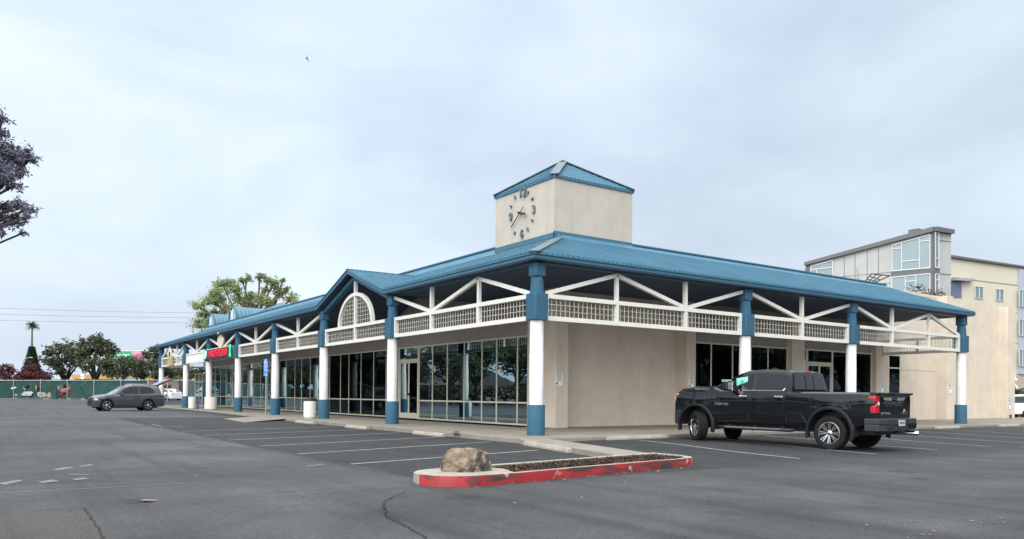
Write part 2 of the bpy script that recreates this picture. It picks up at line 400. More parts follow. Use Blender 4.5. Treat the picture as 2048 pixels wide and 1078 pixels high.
for poly in ([(-13.7, -5.5), (-13.42, -5.05), (-13.36, -5.25), (-13.6, -5.75)], [(-12.86, -3.5), (-12.62, -3.1), (-12.50, -3.3), (-12.8, -3.75)], [(-12.44, -3.05), (-12.2, -2.7), (-12.15, -2.95), (-12.36, -3.2)],
             [(-12.72, -4.45), (-12.45, -4.7), (-12.43, -4.85), (-12.7, -4.6)], [(-12.74, -5.35), (-12.56, -5.2), (-12.52, -5.5), (-12.72, -5.55)], [(-13.2, -5.5), (-12.98, -5.3), (-12.92, -5.6), (-13.15, -5.75)],
             [(-13.9, -3.6), (-13.7, -3.2), (-13.66, -3.7), (-13.85, -3.9)], [(-8.9, -4.9), (-8.55, -4.8), (-8.5, -4.93), (-8.9, -5.05)]):
    mb.add([(x, y, gz(x, y)+.006) for x, y in poly], [tuple(range(len(poly)))])
tag(mb.build('faded_road_lettering', mat('patchy_road_paint', (.135, .135, .135), .8, var=.5, scale=12)), 'faded remains of painted letters on the asphalt', kind='structure')
CRK = mat('crack_dark', (.012, .012, .013), .95, var=.2)  # near-black colour of the crack ribbons
mb = MB()
C1 = [(-9.05, -9.3), (-9.45, -9.75), (-9.75, -10.1), (-10.0, -10.6), (-10.25, -11.2), (-10.35, -11.8), (-10.5, -12.6)]
ribbon(mb, C1, .012, jag=.015, sub=.06)
ribbon(mb, [(-12.93, -8.8), (-12.95, -9.6), (-12.96, -10.4), (-13.02, -11.3), (-13.05, -12)], .018, jag=.015, sub=.06)
ribbon(mb, [(-16, -8.78), (-13, -8.72), (-11, -8.6), (-9.2, -8.5)], .012, jag=.012, sub=.08)
ribbon(mb, [(-3.2, -9.9), (-1.4, -10.5), (.3, -11.2), (1.8, -12.1), (3, -13)], .012, jag=.02, sub=.1)
ribbon(mb, [(-8.2, 4), (-8.2, -1), (-8.25, -6.6)], .02, jag=.015, sub=.1)
tag(mb.build('asphalt_crack', CRK), 'dark jagged cracks and seams in the asphalt', kind='structure')

# ------------------------------------------------------------------ sidewalk, curbs, island
def walkmat():
    M = mat('sidewalk_concrete', (.215, .20, .17), .9, var=.14, scale=1.1, bump=.3, bscale=50, spec=.2)
    t = M.node_tree; b = t.nodes['Principled BSDF']; src = b.inputs['Base Color'].links[0].from_socket; k = t.links.new
    tcn = t.nodes.new('ShaderNodeTexCoord'); br = t.nodes.new('ShaderNodeTexBrick'); br.offset = 0
    br.inputs['Scale'].default_value = 1; br.inputs['Brick Width'].default_value = 1.83; br.inputs['Row Height'].default_value = 1.83; br.inputs['Mortar Size'].default_value = .012
    br.inputs['Color1'].default_value = (1, 1, 1, 1); br.inputs['Color2'].default_value = (.88, .88, .88, 1); br.inputs['Mortar'].default_value = (.32, .31, .3, 1)
    k(tcn.outputs['Object'], br.inputs['Vector'])
    mix = t.nodes.new('ShaderNodeMixRGB'); mix.blend_type = 'MULTIPLY'; mix.inputs[0].default_value = 1
    k(src, mix.inputs[1]); k(br.outputs[0], mix.inputs[2]); k(mix.outputs[0], b.inputs['Base Color'])
    return M
WALK = walkmat()
mb = MB()
mb.prism([(-1.25, -1.30), (60, -1.30), (60, 3.3), (42, 5.2), (3.0, 5.2), (3.0, 62), (-1.25, 62)], -.3, .14)
tag(mb.build('sidewalk', WALK), 'concrete sidewalk around the shops', kind='structure')
mb = MB()    # the curb, 2 mm above the walk behind it
def curb_run(a, b, nrm, n):
    a = Vector(a); b = Vector(b)
    for i in range(n):
        p = a+(b-a)*i/n; q = a+(b-a)*(i+1)/n; d = (q-p).normalized(); p = p+d*.004; q = q-d*.004
        nn_ = Vector(nrm); A, B_ = p, q; C, D = q-nn_*.15, p-nn_*.15
        mb.prism([A[:], B_[:], C[:], D[:]], -.3, .142)
curb_run((-1.40, -1.30), (-1.40, 19.2), (-1, 0), 8); curb_run((-1.40, 22.5), (-1.40, 62), (-1, 0), 14)
curb_run((-1.25, -1.45), (60, -1.45), (0, -1), 24)
mb.prism([(-1.40, -1.45), (-1.252, -1.45), (-1.252, -1.302), (-1.40, -1.302)], -.3, .142)
tag(mb.build('curb', CONC, bevel=.02), 'concrete curb along the parking stalls', kind='structure')
mb = MB(); v = [(-1.25, 19.2, .141), (-1.25, 22.5, .141), (-3.5, 22.3, gz(-3.5, 22.3)+.008), (-3.8, 17.3, gz(-3.8, 17.3)+.008), (-1.4, 18.9, .1)]
mb.add(v, [(0, 1, 2, 3, 4)]); tag(mb.build('curb_ramp', CONC), 'pale concrete wheelchair ramp down from the sidewalk', kind='structure')

isl = empty('curbed_island', 'low curbed island with red painted edge holding brown mulch', 'traffic island', (-5.4, -8.2, 0))
ISL = [(-8.42, -8.30), (-8.52, -8.62), (-8.46, -8.95), (-8.25, -9.18), (-7.9, -9.30), (-7.1, -9.24), (-5.67, -8.98), (-3.9, -8.72), (-2.85, -8.60), (-2.45, -8.48), (-2.20, -8.22), (-2.08, -7.85), (-2.08, -7.05), (-3.3, -7.2), (-5.34, -7.56), (-6.62, -7.74), (-7.9, -7.94), (-8.22, -8.06)]
MUL = [(-6.98, -8.02), (-6.90, -8.55), (-7.08, -9.05), (-5.65, -8.82), (-3.9, -8.56), (-2.85, -8.45), (-2.45, -8.30), (-2.25, -7.95), (-2.28, -7.28), (-3.3, -7.36), (-5.34, -7.72), (-6.62, -7.90)]
def rel(poly): return [(x+5.4, y+8.2) for x, y in poly]
bm = bmesh.new()          # top ring with a hole, walls outside and inside
def ring(poly, z): return [bm.verts.new((x, y, z)) for x, y in rel(poly)]
to, bo, ti, bi = ring(ISL, .15), ring(ISL, -.1), ring(MUL, .15), ring(MUL, .02)
def loop(r): return [bm.edges.new((r[i], r[(i+1) % len(r)])) for i in range(len(r))]
e1, e2 = loop(to), loop(ti)
bmesh.ops.triangle_fill(bm, use_beauty=True, edges=e1+e2)
for a, b in ((to, bo), (ti, bi)):
    for i in range(len(a)): bm.faces.new((a[i], a[(i+1) % len(a)], b[(i+1) % len(a)], b[i]))
bmesh.ops.recalc_face_normals(bm, faces=bm.faces)
me = bpy.data.meshes.new('concrete_curb'); bm.to_mesh(me); bm.free(); me.materials.append(CONC2)
o = bpy.data.objects.new('concrete_curb', me); COL.objects.link(o); o.parent = isl
def redmat():
    M = mat('worn_red_paint', (.27, .013, .015), .55, var=.25, scale=4, spec=.5)
    t = M.node_tree; b = t.nodes['Principled BSDF']; src = b.inputs['Base Color'].links[0].from_socket; k = t.links.new
    tcn = t.nodes.new('ShaderNodeTexCoord')
    for sc, lo, hi, c, zs in ((.9, .50, .62, (.030, .022, .024), 6), (2.6, .57, .62, (.12, .012, .014), 1), (3.1, .62, .66, (.30, .27, .24), 1.5)):
        mpn = t.nodes.new('ShaderNodeMapping'); mpn.inputs['Scale'].default_value = (1, 1, zs); mpn.inputs['Location'].default_value = (3.1*zs, 1, 0); k(tcn.outputs['Object'], mpn.inputs[0])
        nz = t.nodes.new('ShaderNodeTexNoise'); nz.inputs['Scale'].default_value = sc; nz.inputs['Detail'].default_value = 6; k(mpn.outputs[0], nz.inputs['Vector'])
        rp = t.nodes.new('ShaderNodeValToRGB'); k(nz.outputs[0], rp.inputs[0]); rp.color_ramp.elements[0].position = lo; rp.color_ramp.elements[1].position = hi
        mix = t.nodes.new('ShaderNodeMixRGB'); k(rp.outputs[0], mix.inputs[0]); k(src, mix.inputs[1]); mix.inputs[2].default_value = (*c, 1); src = mix.outputs[0]
    k(src, b.inputs['Base Color']); return M
RED = redmat()
path = [(-8.53, -8.70), (-8.47, -8.95), (-8.26, -9.19), (-7.9, -9.31), (-7.1, -9.25), (-5.67, -8.99), (-3.9, -8.73), (-2.85, -8.61), (-2.5, -8.51)]
mb = MB(); vs = []; fs = []; P2 = []
for a, b in zip(path[:-1], path[1:]):
    n = max(1, int((Vector(b)-Vector(a)).length/.12)); P2 += [Vector(a)+(Vector(b)-Vector(a))*i/n for i in range(n)]
P2.append(Vector(path[-1])); P2 = [Vector((p.x+5.4, p.y+8.2)) for p in P2]
for i, p in enumerate(P2):
    d = (P2[min(i+1, len(P2)-1)]-P2[max(i-1, 0)]).normalized(); q = Vector((d.y, -d.x))
    inw = .012+random.random()*.03
    vs += [(*(p+q*.006), -.09), (*(p+q*.006), .15), (*(p+q*.003), .156), (*(p-q*inw), .156)]
for i in range(len(P2)-1):
    for j in range(3): fs.append((4*i+j, 4*i+4+j, 4*i+5+j, 4*i+1+j))
mb.add(vs, fs); mb.build('red_paint', RED, isl, smooth=50)
mb = MB()
mb.prism([(-1.62, -1.45), (-.66, -1.45), (-2.12, -7.06), (-3.14, -7.0), (-2.9, -6.6)], -.2, .135)
tag(mb.build('curb_strip', CONC, bevel=.02), 'raised concrete strip joining the island to the sidewalk', kind='structure')
# mulch: a bumpy bed and thousands of chips
MULM = leafmat('bark_chips', (.012, .007, .005), (.115, .065, .040), .9, 0)
def inpoly(x, y, poly):
    c = False; n = len(poly)
    for i in range(n):
        x1, y1 = poly[i]; x2, y2 = poly[(i+1) % n]
        if (y1 > y) != (y2 > y) and x < (x2-x1)*(y-y1)/(y2-y1)+x1: c = not c
    return c
def leafmesh(name, verts, faces, tones, m_, parent=None, extra=None):
    me = bpy.data.meshes.new(name); me.from_pydata(verts, [], faces); me.materials.append(m_)
    a = me.attributes.new('tone', 'FLOAT', 'FACE'); a.data.foreach_set('value', tones)
    o = bpy.data.objects.new(name, me); COL.objects.link(o)
    if parent: o.parent = parent
    return o
vs = []; fs = []; tn = []
def chip(x, y, z, ln, wd, tone, tilt=.5):
    a = random.uniform(0, 6.28); d = Vector((math.cos(a), math.sin(a), random.uniform(-tilt, tilt)))*ln/2; q = Vector((-math.sin(a), math.cos(a), random.uniform(-tilt, tilt)))*wd/2
    c = Vector((x, y, z)); o_ = len(vs); vs.extend([tuple(c-d-q), tuple(c+d-q), tuple(c+d+q), tuple(c-d+q)]); fs.append((o_, o_+1, o_+2, o_+3)); tn.append(tone)
random.seed(5)
step_ = .12
nxm, nym = int(5.0/step_), int(2.0/step_)
for i in range(nxm):
    for j in range(nym):
        x = -7.15+i*step_; y = -9.1+j*step_
        if inpoly(x+step_/2, y+step_/2, MUL):
            o_ = len(vs)
            for a, b in ((0, 0), (1, 0), (1, 1), (0, 1)): vs.append((x+a*step_, y+b*step_, .11+.03*noise.noise(Vector((x+a*step_, y+b*step_, 0))*3)))
            fs.append((o_, o_+1, o_+2, o_+3)); tn.append(.15)
n_ = 0
while n_ < 5200:
    x = random.uniform(-7.15, -2.2); y = random.uniform(-9.1, -7.2)
    if inpoly(x, y, MUL): chip(x, y, .118+random.random()*.035, random.uniform(.02, .06), random.uniform(.01, .025), random.random()**2.2); n_ += 1
leafmesh('mulch', vs, fs, tn, MULM)['kind'] = 'stuff'
# fallen leaves and litter
vs = []; fs = []; tn = []; random.seed(12)
spots = [(-3.5, -8.95), (-3.9, -9.0), (-4.6, -9.05), (-4.3, -8.95), (-6.1, -9.2), (-6.6, -9.3), (-8.0, -9.5), (-5.2, -9.1), (-2.0, -8.5), (-12.2, -8.6), (-12.25, -8.62), (-12.2, -9.9), (-12.45, -10.1), (-12.6, -10.3), (-11.8, -9.9), (-8.25, -5.5), (-12.6, -2.5), (-10.6, -5.2), (-9.3, -5.6), (-7.5, -10.9), (-7.4, -11.1), (-6.2, -12.2)]
for _ in range(150): spots.append((random.uniform(-14, 8), random.uniform(-12, 8)))
for _ in range(90):
    t_ = random.random(); spots.append((-8.4+6.2*t_+random.gauss(0, .1), -9.42+.85*t_-abs(random.gauss(0, .10))))
for _ in range(60): spots.append((-1.5-abs(random.gauss(0, .12)), random.uniform(-1, 19)))
for cx_, cy2 in ((-5.75, -14.45), (-6.3, -15.05), (-5.0, -14.9), (5.9, -10.3)):
    for _ in range(9): spots.append((cx_+random.gauss(0, .35), cy2+random.gauss(0, .12)))
for x, y in spots: chip(x, y, max(gz(x, y), 0)+.012, random.uniform(.02, .055), random.uniform(.012, .03), random.random(), .15)
for x, y in spots[9:11]: chip(x, y, .02, .16, .07, .9, .1)
leafmesh('fallen_leaves', vs, fs, tn, leafmat('dry_leaf', (.07, .04, .025), (.36, .27, .17), .8, .1))['kind'] = 'stuff'
# weeds in the crack
vs = []; fs = []; tn = []
for a, b in zip(C1[1:-1], C1[2:]):
    for _ in range(26):
        t_ = random.random(); x = a[0]+(b[0]-a[0])*t_; y = a[1]+(b[1]-a[1])*t_
        chip(x+random.gauss(0, .012), y+random.gauss(0, .012), .012, .025, .01, random.random(), .6)
leafmesh('crack_weeds', vs, fs, tn, leafmat('weed_green', (.022, .030, .014), (.055, .066, .035)))['kind'] = 'stuff'

# boulder
def boulder(name, c, sx, sy, sz, seed, m_):
    bm = bmesh.new(); bmesh.ops.create_icosphere(bm, subdivisions=5, radius=1)
    for v_ in bm.verts:
        p = v_.co.copy(); d = 1+.16*noise.noise(p*1.3+Vector((seed, 0, 0)))+.09*noise.noise(p*3.1+Vector((0, seed, 0)))+.035*noise.noise(p*8)
        cell = noise.cell_vector(p*2.2+Vector((seed, 2, 3))); d += .05*(cell.x-.5)*0
        v_.co = Vector((p.x*sx*d, p.y*sy*d, max(-.12, p.z*d)*sz))
        if p.z > .55: v_.co.z = min(v_.co.z, sz*(.86+.08*noise.noise(p*2.5+Vector((seed,)*3))))
    me = bpy.data.meshes.new(name); bm.to_mesh(me); bm.free(); me.materials.append(m_)
    for p in me.polygons: p.use_smooth = True
    o = bpy.data.objects.new(name, me); COL.objects.link(o); o.location = c; return o
def rockmat():
    M = mat('boulder_stone', (.12, .085, .062), .9, var=.5, scale=2.6, bump=1.0, bscale=9, col2=(.36, .285, .215), spec=.25)
    t = M.node_tree; b = t.nodes['Principled BSDF']; src = b.inputs['Base Color'].links[0].from_socket; k = t.links.new
    tcn = t.nodes.new('ShaderNodeTexCoord'); nz = t.nodes.new('ShaderNodeTexNoise'); nz.inputs['Scale'].default_value = 3.4; nz.inputs['Detail'].default_value = 8; nz.inputs['Distortion'].default_value = 1.2; k(tcn.outputs['Object'], nz.inputs['Vector'])
    rp = t.nodes.new('ShaderNodeValToRGB'); k(nz.outputs[0], rp.inputs[0]); rp.color_ramp.elements[0].position = .48; rp.color_ramp.elements[1].position = .58
    mix = t.nodes.new('ShaderNodeMixRGB'); k(rp.outputs[0], mix.inputs[0]); k(src, mix.inputs[1]); mix.inputs[2].default_value = (.055, .05, .048, 1); k(mix.outputs[0], b.inputs['Base Color'])
    bp = b.inputs['Normal'].links[0].from_node; bp.inputs['Distance'].default_value = .12
    return M
tag(boulder('boulder', (-7.56, -8.42, .16), .42, .36, .38, 4.4, rockmat()), 'rounded brown and grey boulder sitting on the island\'s concrete end', 'boulder')

# wheel stops
def wheelstop(a, b, label):
    a = Vector((*a, 0)); b = Vector((*b, 0)); Ln = (b-a).length; ang = math.atan2(b.y-a.y, b.x-a.x); c = (a+b)/2
    mb = MB(); h = .125; w0, w1 = .17, .10; L2 = Ln/2
    pr = [(-w0/2, 0), (w0/2, 0), (w0/2, .05), (w1/2, h), (-w1/2, h), (-w0/2, .05)]
    vs = [(-L2, y, z) for y, z in pr]+[(-L2+.06, y*.96, z) for y, z in pr]+[(L2-.06, y*.96, z) for y, z in pr]+[(L2, y, z*.8) for y, z in pr]
    fs = [tuple(range(6))[::-1], tuple(range(18, 24))]
    for s_ in range(3):
        for i in range(6): fs.append((s_*6+i, s_*6+(i+1) % 6, s_*6+6+(i+1) % 6, s_*6+6+i))
    mb.add(vs, fs)
    o = mb.build('wheel_stop', CONC2, loc=(c.x, c.y, gz(c.x, c.y)), rot=(0, 0, ang), bevel=.012)
    tag(o, label, 'wheel stop', 'concrete wheel stops along the curb')
wheelstop((-1.72, 2.55), (-1.72, 4.6), 'concrete wheel stop on the left side, nearest the corner column')
wheelstop((-1.72, 8.4), (-1.72, 10.4), 'concrete wheel stop against the curb at the second column of the left side')
wheelstop((-1.72, 14.0), (-1.72, 16.3), 'concrete wheel stop nearest the black-topped trash bin by the gable')
wheelstop((-1.80, -2.0), (-2.50, -4.75), 'weathered wheel stop lying along the raised strip beside the corner column')
wheelstop((1.35, -1.72), (3.9, -1.62), 'pale concrete wheel stop in front of the truck\'s empty neighbour stall')
wheelstop((20.0, -1.72), (21.9, -1.72), 'concrete wheel stop just behind the truck\'s tailgate, on the right side')
wheelstop((25.8, -1.72), (27.7, -1.72), 'concrete wheel stop farthest right, past the last column')

# ------------------------------------------------------------------ the shopping centre
B = empty('shopping_center', 'long beige shopping center with blue metal canopy roof and clock tower', 'building', (0, 0, 0))
LY = [0, 9.87, 17.40, 24.83, 32.36, 39.88, 47.42, 57.36]
RX = [0, 9.60, 16.42, 25.72]
EO = .45; ZE = 5.56; SL = .375
def zmain(d): return ZE+SL*(d+EO)

# columns
def make_column(x, y):
    mb = MB(); mb.lathe([(.215, 1.05), (.213, 2.60), (.209, 2.605), (.208, 3.63)], (x, y, 0), 32)
    c = mb.build('column', WCOL, B, smooth=40)
    mb = MB(); mb.lathe([(.27, .13), (.27, 1.045), (.262, 1.06), (.20, 1.062)], (x, y, 0), 36)
    mb.build('column_base', BLUE, c, smooth=40)
    mb = MB(); q = .262; k = .05
    def blk(q, z0, z1):
        P = [(-q+k, -q), (q-k, -q), (q, -q+k), (q, q-k), (q-k, q), (-q+k, q), (-q, q-k), (-q, -q+k)]
        mb.prism([(x+a, y+b) for a, b in P], z0, z1)
    blk(.262, 3.61, 4.41); mb.lathe([(.225, 4.40), (.182, 4.935)], (x, y, 0), 24); blk(.205, 4.93, 5.335)
    mb.build('capital', BLUE, c, bevel=.015, smooth=35)
    mb = MB(); mb.box(x-.17, x-.06, y-.17, y+.17, 5.33, 5.60); mb.box(x+.06, x+.17, y-.17, y+.17, 5.33, 5.60); mb.box(x-.055, x+.055, y-.12, y+.12, 5.33, 5.60)
    mb.build('bracket', BLUE, c)
for y in LY: make_column(0, y)
for x in RX[1:]: make_column(x, 0)

# white trusses between columns. f(t,z) maps bay distance/height to the world
def truss(P0, P1, kind, blank=(), skip=()):
    P0 = Vector((*P0, 0)); P1 = Vector((*P1, 0)); d = (P1-P0).normalized(); Lb = (P1-P0).length; nrm = Vector((-d.y, d.x, 0))
    def W(t, z): return P0+d*t+Vector((0, 0, z))
    a, b = .265, Lb-.265; T = .14
    mb = MB()
    mb.bar(W(a, 3.70), W(b, 3.70), T, .14); mb.bar(W(a, 4.37), W(b, 4.37), T, .13)
    mb.bar(W(a+.06, 3.77), W(a+.06, 4.305), .12, T, up=nrm); mb.bar(W(b-.06, 3.77), W(b-.06, 4.305), .12, T, up=nrm)
    th = (Lb/3, 2*Lb/3)
    posts = {'3a': th, '3b': th, '2': (Lb/2,), 'g': (Lb/2,)}[kind]
    dia = T-.02
    def diag(t0, z0, t1, z1): mb.bar(W(t0, z0), W(t1, z1), dia, .125)
    if kind == '3a':
        diag(a+.02, 4.44, th[0]+.03, 5.275); diag(th[0]-.03, 5.275, th[1], 4.42); diag(th[1], 4.42, Lb-.2, 5.24)
        mb.bar(W(th[0], 4.43), W(th[0], 5.20), .115, T-.03, up=nrm); mb.bar(W(th[1], 4.43), W(th[1], 5.345), .115, T-.01, up=nrm)
    if kind == '3b':
        diag(b-.02, 4.44, th[1]-.03, 5.275); diag(th[1]+.03, 5.275, th[0], 4.42); diag(th[0], 4.42, .2, 5.24)
        mb.bar(W(th[1], 4.43), W(th[1], 5.20), .115, T-.03, up=nrm); mb.bar(W(th[0], 4.43), W(th[0], 5.345), .115, T-.01, up=nrm)
    if kind == '2':
        if 'diag' not in skip:
            diag(.2, 5.24, Lb/2, 4.42); diag(Lb/2, 4.42, Lb-.2, 5.24)
            mb.bar(W(Lb/2, 4.43), W(Lb/2, 5.345), .115, T-.01, up=nrm)
    if kind == 'g':
        mb.bar(W(Lb/2, 4.43), W(Lb/2, 6.36), .13, T-.01, up=nrm)
        pts = [(Lb/2+1.82*math.cos(u), 4.40+1.38*math.sin(u)) for u in [math.pi*i/28 for i in range(29)]]
        ro, ri = [], []
        for i in range(29):
            u = math.pi*i/28
            for rr, ls in ((.075, ro), (-.075, ri)): ls.append((Lb/2+(1.82+rr)*math.cos(u), 4.40+(1.38+rr)*math.sin(u)))
        vs = []
        for ls in (ro, ri):
            for t_, z_ in ls:
                for s_ in (-1, 1): vs.append(W(t_, z_)+nrm*(s_*.075))
        fs = []
        for i in range(28):
            o0, i0 = 2*i, 58+2*i
            fs += [(o0, o0+2, o0+3, o0+1), (i0, i0+1, i0+3, i0+2), (o0, i0, i0+2, o0+2), (o0+1, o0+3, i0+3, i0+1)]
        mb.add(vs, fs)
    for p in posts: mb.bar(W(p, 3.77), W(p, 4.305), .125, T-.01, up=nrm)
    t = mb.build('truss', WHITE, B)
    # wire lattice
    lt = MB(); edges = [a+.12]+[p for p in posts]+[b-.12]
    for e0, e1 in zip(edges[:-1], edges[1:]):
        if any(abs(q-(e0+e1)/2) < .9 for q in blank): continue
        for z in (3.95, 4.13): lt.bar(W(e0, z), W(e1, z), .0145)
        n = max(2, round((e1-e0)/.175))
        for i in range(1, n): lt.bar(W(e0+(e1-e0)*i/n, 3.76), W(e0+(e1-e0)*i/n, 4.31), .0145, up=nrm)
    if kind == 'g':
        for i in range(-9, 10):
            if i == 0: continue
            u = i*.18; zt = 4.40+1.31*math.sqrt(max(0, 1-(u/1.75)**2))
            lt.bar(W(Lb/2+u, 4.43), W(Lb/2+u, zt), .016, up=nrm)
        for j in range(1, 8):
            z = 4.43+.18*j; q = 1.75*math.sqrt(max(0, 1-((z-4.40)/1.31)**2)); lt.bar(W(Lb/2-q, z), W(Lb/2+q, z), .016)
    if lt.f: lt.build('lattice', mat('lattice_wire_paint', (.50, .49, .44), .6, var=.1), t)
    for q in blank:
        e0 = max(e for e in edges if e < q); e1 = min(e for e in edges if e > q)
        bl = MB(); bl.bar(W(e0+.03, 4.04), W(e1-.03, 4.04), .05, .50); bl.build('blank_sign_panel', PAPER, t)
    return t
truss((0, 0), (0, LY[1]), '3a'); truss((0, LY[1]), (0, LY[2]), 'g')
truss((0, LY[2]), (0, LY[3]), '2'); truss((0, LY[3]), (0, LY[4]), '2')
truss((0, LY[4]), (0, LY[5]), '2', blank=(1.9, 5.6)); truss((0, LY[5]), (0, LY[6]), '2', blank=(1.9, 5.4)); truss((0, LY[6]), (0, LY[7]), '3b')
truss((0, 0), (RX[1], 0), '3a'); truss((RX[1], 0), (RX[2], 0), '2'); truss((RX[2], 0), (RX[3], 0), '3b')
truss((RX[3], 0), (RX[3], 4.3), '2', skip=('diag',)); truss((0, LY[7]), (4.0, LY[7]), '2', skip=('diag',))

# beams and fascias
G0, G1, GC, GZ = LY[1], LY[2], (LY[1]+LY[2])/2, 6.84     # gable
XR, YL = 26.15, 57.85                                   # canopy ends
mb = MB()
for y0, y1 in ((-.12, G0), (G1, YL-.3)): mb.box(-.12, .12, y0, y1, 5.345, 5.60)
mb.box(.122, XR-.35, -.12, .12, 5.345, 5.60)
mb.box(XR-.55, XR-.31, .122, 4.2, 5.345, 5.60); mb.box(.122, 4.0, YL-.61, YL-.37, 5.345, 5.60)
mb.build('beam', FASCIA, B)
mb = MB()   # stepped fascia: lower board set back 3 cm, thin drip edge on top
for (e_, z0, z1) in ((EO-.035, ZE-.145, ZE-.035), (EO, ZE-.038, ZE+.004)):
    t = .05
    mb.box(-e_, -e_+t, -e_, G0+.05, z0, z1); mb.box(-e_, -e_+t, G1-.05, YL, z0, z1)
    mb.box(-e_+t+.001, XR, -e_, -e_+t, z0, z1)
# rakes at the two ends
for e_, dz0, dz1 in ((0, -.15, .01),):
    mb.add([(XR, -EO, ZE+dz0), (XR, -EO, ZE+dz1), (XR, 4.0, zmain(4.0)+dz1+.05), (XR, 4.0, zmain(4.0)+dz0), (XR-.05, -EO, ZE+dz0), (XR-.05, -EO, ZE+dz1), (XR-.05, 4.0, zmain(4.0)+dz1+.05), (XR-.05, 4.0, zmain(4.0)+dz0)],
           [(0, 1, 2, 3), (4, 7, 6, 5), (0, 4, 5, 1), (1, 5, 6, 2), (2, 6, 7, 3), (3, 7, 4, 0)])
    mb.add([(-EO, YL, ZE+dz0), (-EO, YL, ZE+dz1), (4.0, YL, zmain(4.0)+dz1+.05), (4.0, YL, zmain(4.0)+dz0), (-EO, YL-.05, ZE+dz0), (-EO, YL-.05, ZE+dz1), (4.0, YL-.05, zmain(4.0)+dz1+.05), (4.0, YL-.05, zmain(4.0)+dz0)],
           [(0, 1, 2, 3), (4, 7, 6, 5), (0, 4, 5, 1), (1, 5, 6, 2), (2, 6, 7, 3), (3, 7, 4, 0)])
mb.build('fascia', FASCIA, B)
# gable fascias: two steps each side + raking beams behind
mb = MB()
GS = (GZ-ZE)/(GC-G0+.0)
for sg in (-1, 1):
    yb = GC+sg*(GC-G0)
    for x0, x1, a, b in ((-EO-.002, -EO+.05, -.038, .006), (-EO+.033, -EO+.08, -.17, -.037), (-.11, .11, -.42, -.20)):
        vs = [(x, y, z) for x in (x0, x1) for y, z in ((yb, ZE+a), (yb, ZE+b), (GC, GZ+b), (GC, GZ+a))]
        mb.add(vs, [(0, 1, 2, 3), (4, 7, 6, 5), (0, 4, 5, 1), (1, 5, 6, 2), (3, 2, 6, 7), (0, 3, 7, 4)])
mb.build('gable_fascia', FASCIA, B)
# roof planes with ribs
rf = MB(); rb = MB(); RT = 3.72; ZT = zmain(RT); ZU = 7.50
def rib(a, b, w_=.05, h=.075):
    rb.bar(a, b, w_, h)
def face(mb, *pts): mb.add(pts, [tuple(range(len(pts)))])
# right slope: plane y from -EO up to RT
face(rf, (-EO, -EO, ZE), (XR, -EO, ZE), (XR, RT, ZT), (RT, RT, ZT))
face(rf, (RT, RT, ZT), (XR-.2, RT, ZT), (XR-.2, 4.0, 7.37), (4.0, 4.0, 7.37))
x = -EO+.1
while x < XR:
    yt = min(RT, x); rib((x, -EO+.01, ZE+.012), (x, yt-.02, zmain(yt-.02)+.012))
    x += .2
# left slope, cut out where the gable roof stands over it
def zgab(y): return GZ-GS*abs(y-GC)
def xval(y): return (zgab(y)-ZE)/SL-EO
face(rf, (-EO, -EO, ZE), (RT, RT, ZT), (RT, G0, ZT), (-EO, G0, ZE))
xv = xval(GC)
face(rf, (-EO, G0, ZE), (RT, G0, ZT), (RT, GC, ZT), (xv, GC, GZ))
face(rf, (xv, GC, GZ), (RT, GC, ZT), (RT, G1, ZT), (-EO, G1, ZE))
face(rf, (-EO, G1, ZE), (RT, G1, ZT), (RT, YL, ZT), (-EO, YL, ZE))
face(rf, (RT, RT, ZT), (RT, YL, ZT), (4.0, YL, ZU), (4.0, 4.0, ZU))
face(rf, (-EO, G0, ZE), (xv, GC, GZ), (-EO, GC, GZ)); face(rf, (-EO, G1, ZE), (-EO, GC, GZ), (xv, GC, GZ))
y = -EO+.1
while y < YL:
    x0 = -EO+.01
    if G0 < y < G1: x0 = max(x0, xval(y)+.03)
    xt = min(RT, y) if y < RT else RT
    if xt-x0 > .05: rib((x0, y, zmain(x0)+.012), (xt-.02, y, zmain(xt-.02)+.012))
    y += .2
x = -EO+.1
while x < xv-.05:
    dy = (GZ-zmain(x))/GS
    for sg in (-1, 1): rib((x, GC+sg*.05, GZ-.02+.012), (x, GC+sg*dy, zmain(x)+.012))
    x += .2
rm = rf.build('roof', ROOFM, B)
rb.build('roof_rib', ROOFM, rm)
mb = MB()   # flashings: hip cap, gable ridge, upper ridge cap
hp = Vector((1, 1, SL)).normalized()
mb.bar(Vector((-EO, -EO, ZE+.035)), Vector((RT, RT, ZT+.035)), .30, .03)
mb.build('hip_cap', ROOFC, rm)
mb = MB()
mb.bar((-EO, GC, GZ+.02), (xv+.1, GC, GZ+.02), .16, .035)
mb.box(3.93, 4.06, 8.0, YL, ZU-.01, ZU+.05); mb.box(7.65, XR-.2, 3.93, 4.06, 7.36, 7.42)
mb.bar((RT, RT, ZT+.01), (RT, YL, ZT+.01), .05, .03); mb.bar((RT, RT, ZT+.01), (XR-.2, RT, ZT+.01), .05, .03)
mb.bar((-EO, G0, ZE+.015), (xv, GC, GZ+.01), .1, .02); mb.bar((-EO, G1, ZE+.015), (xv, GC, GZ+.01), .1, .02)
mb.build('ridge_cap', FASCIA, rm)
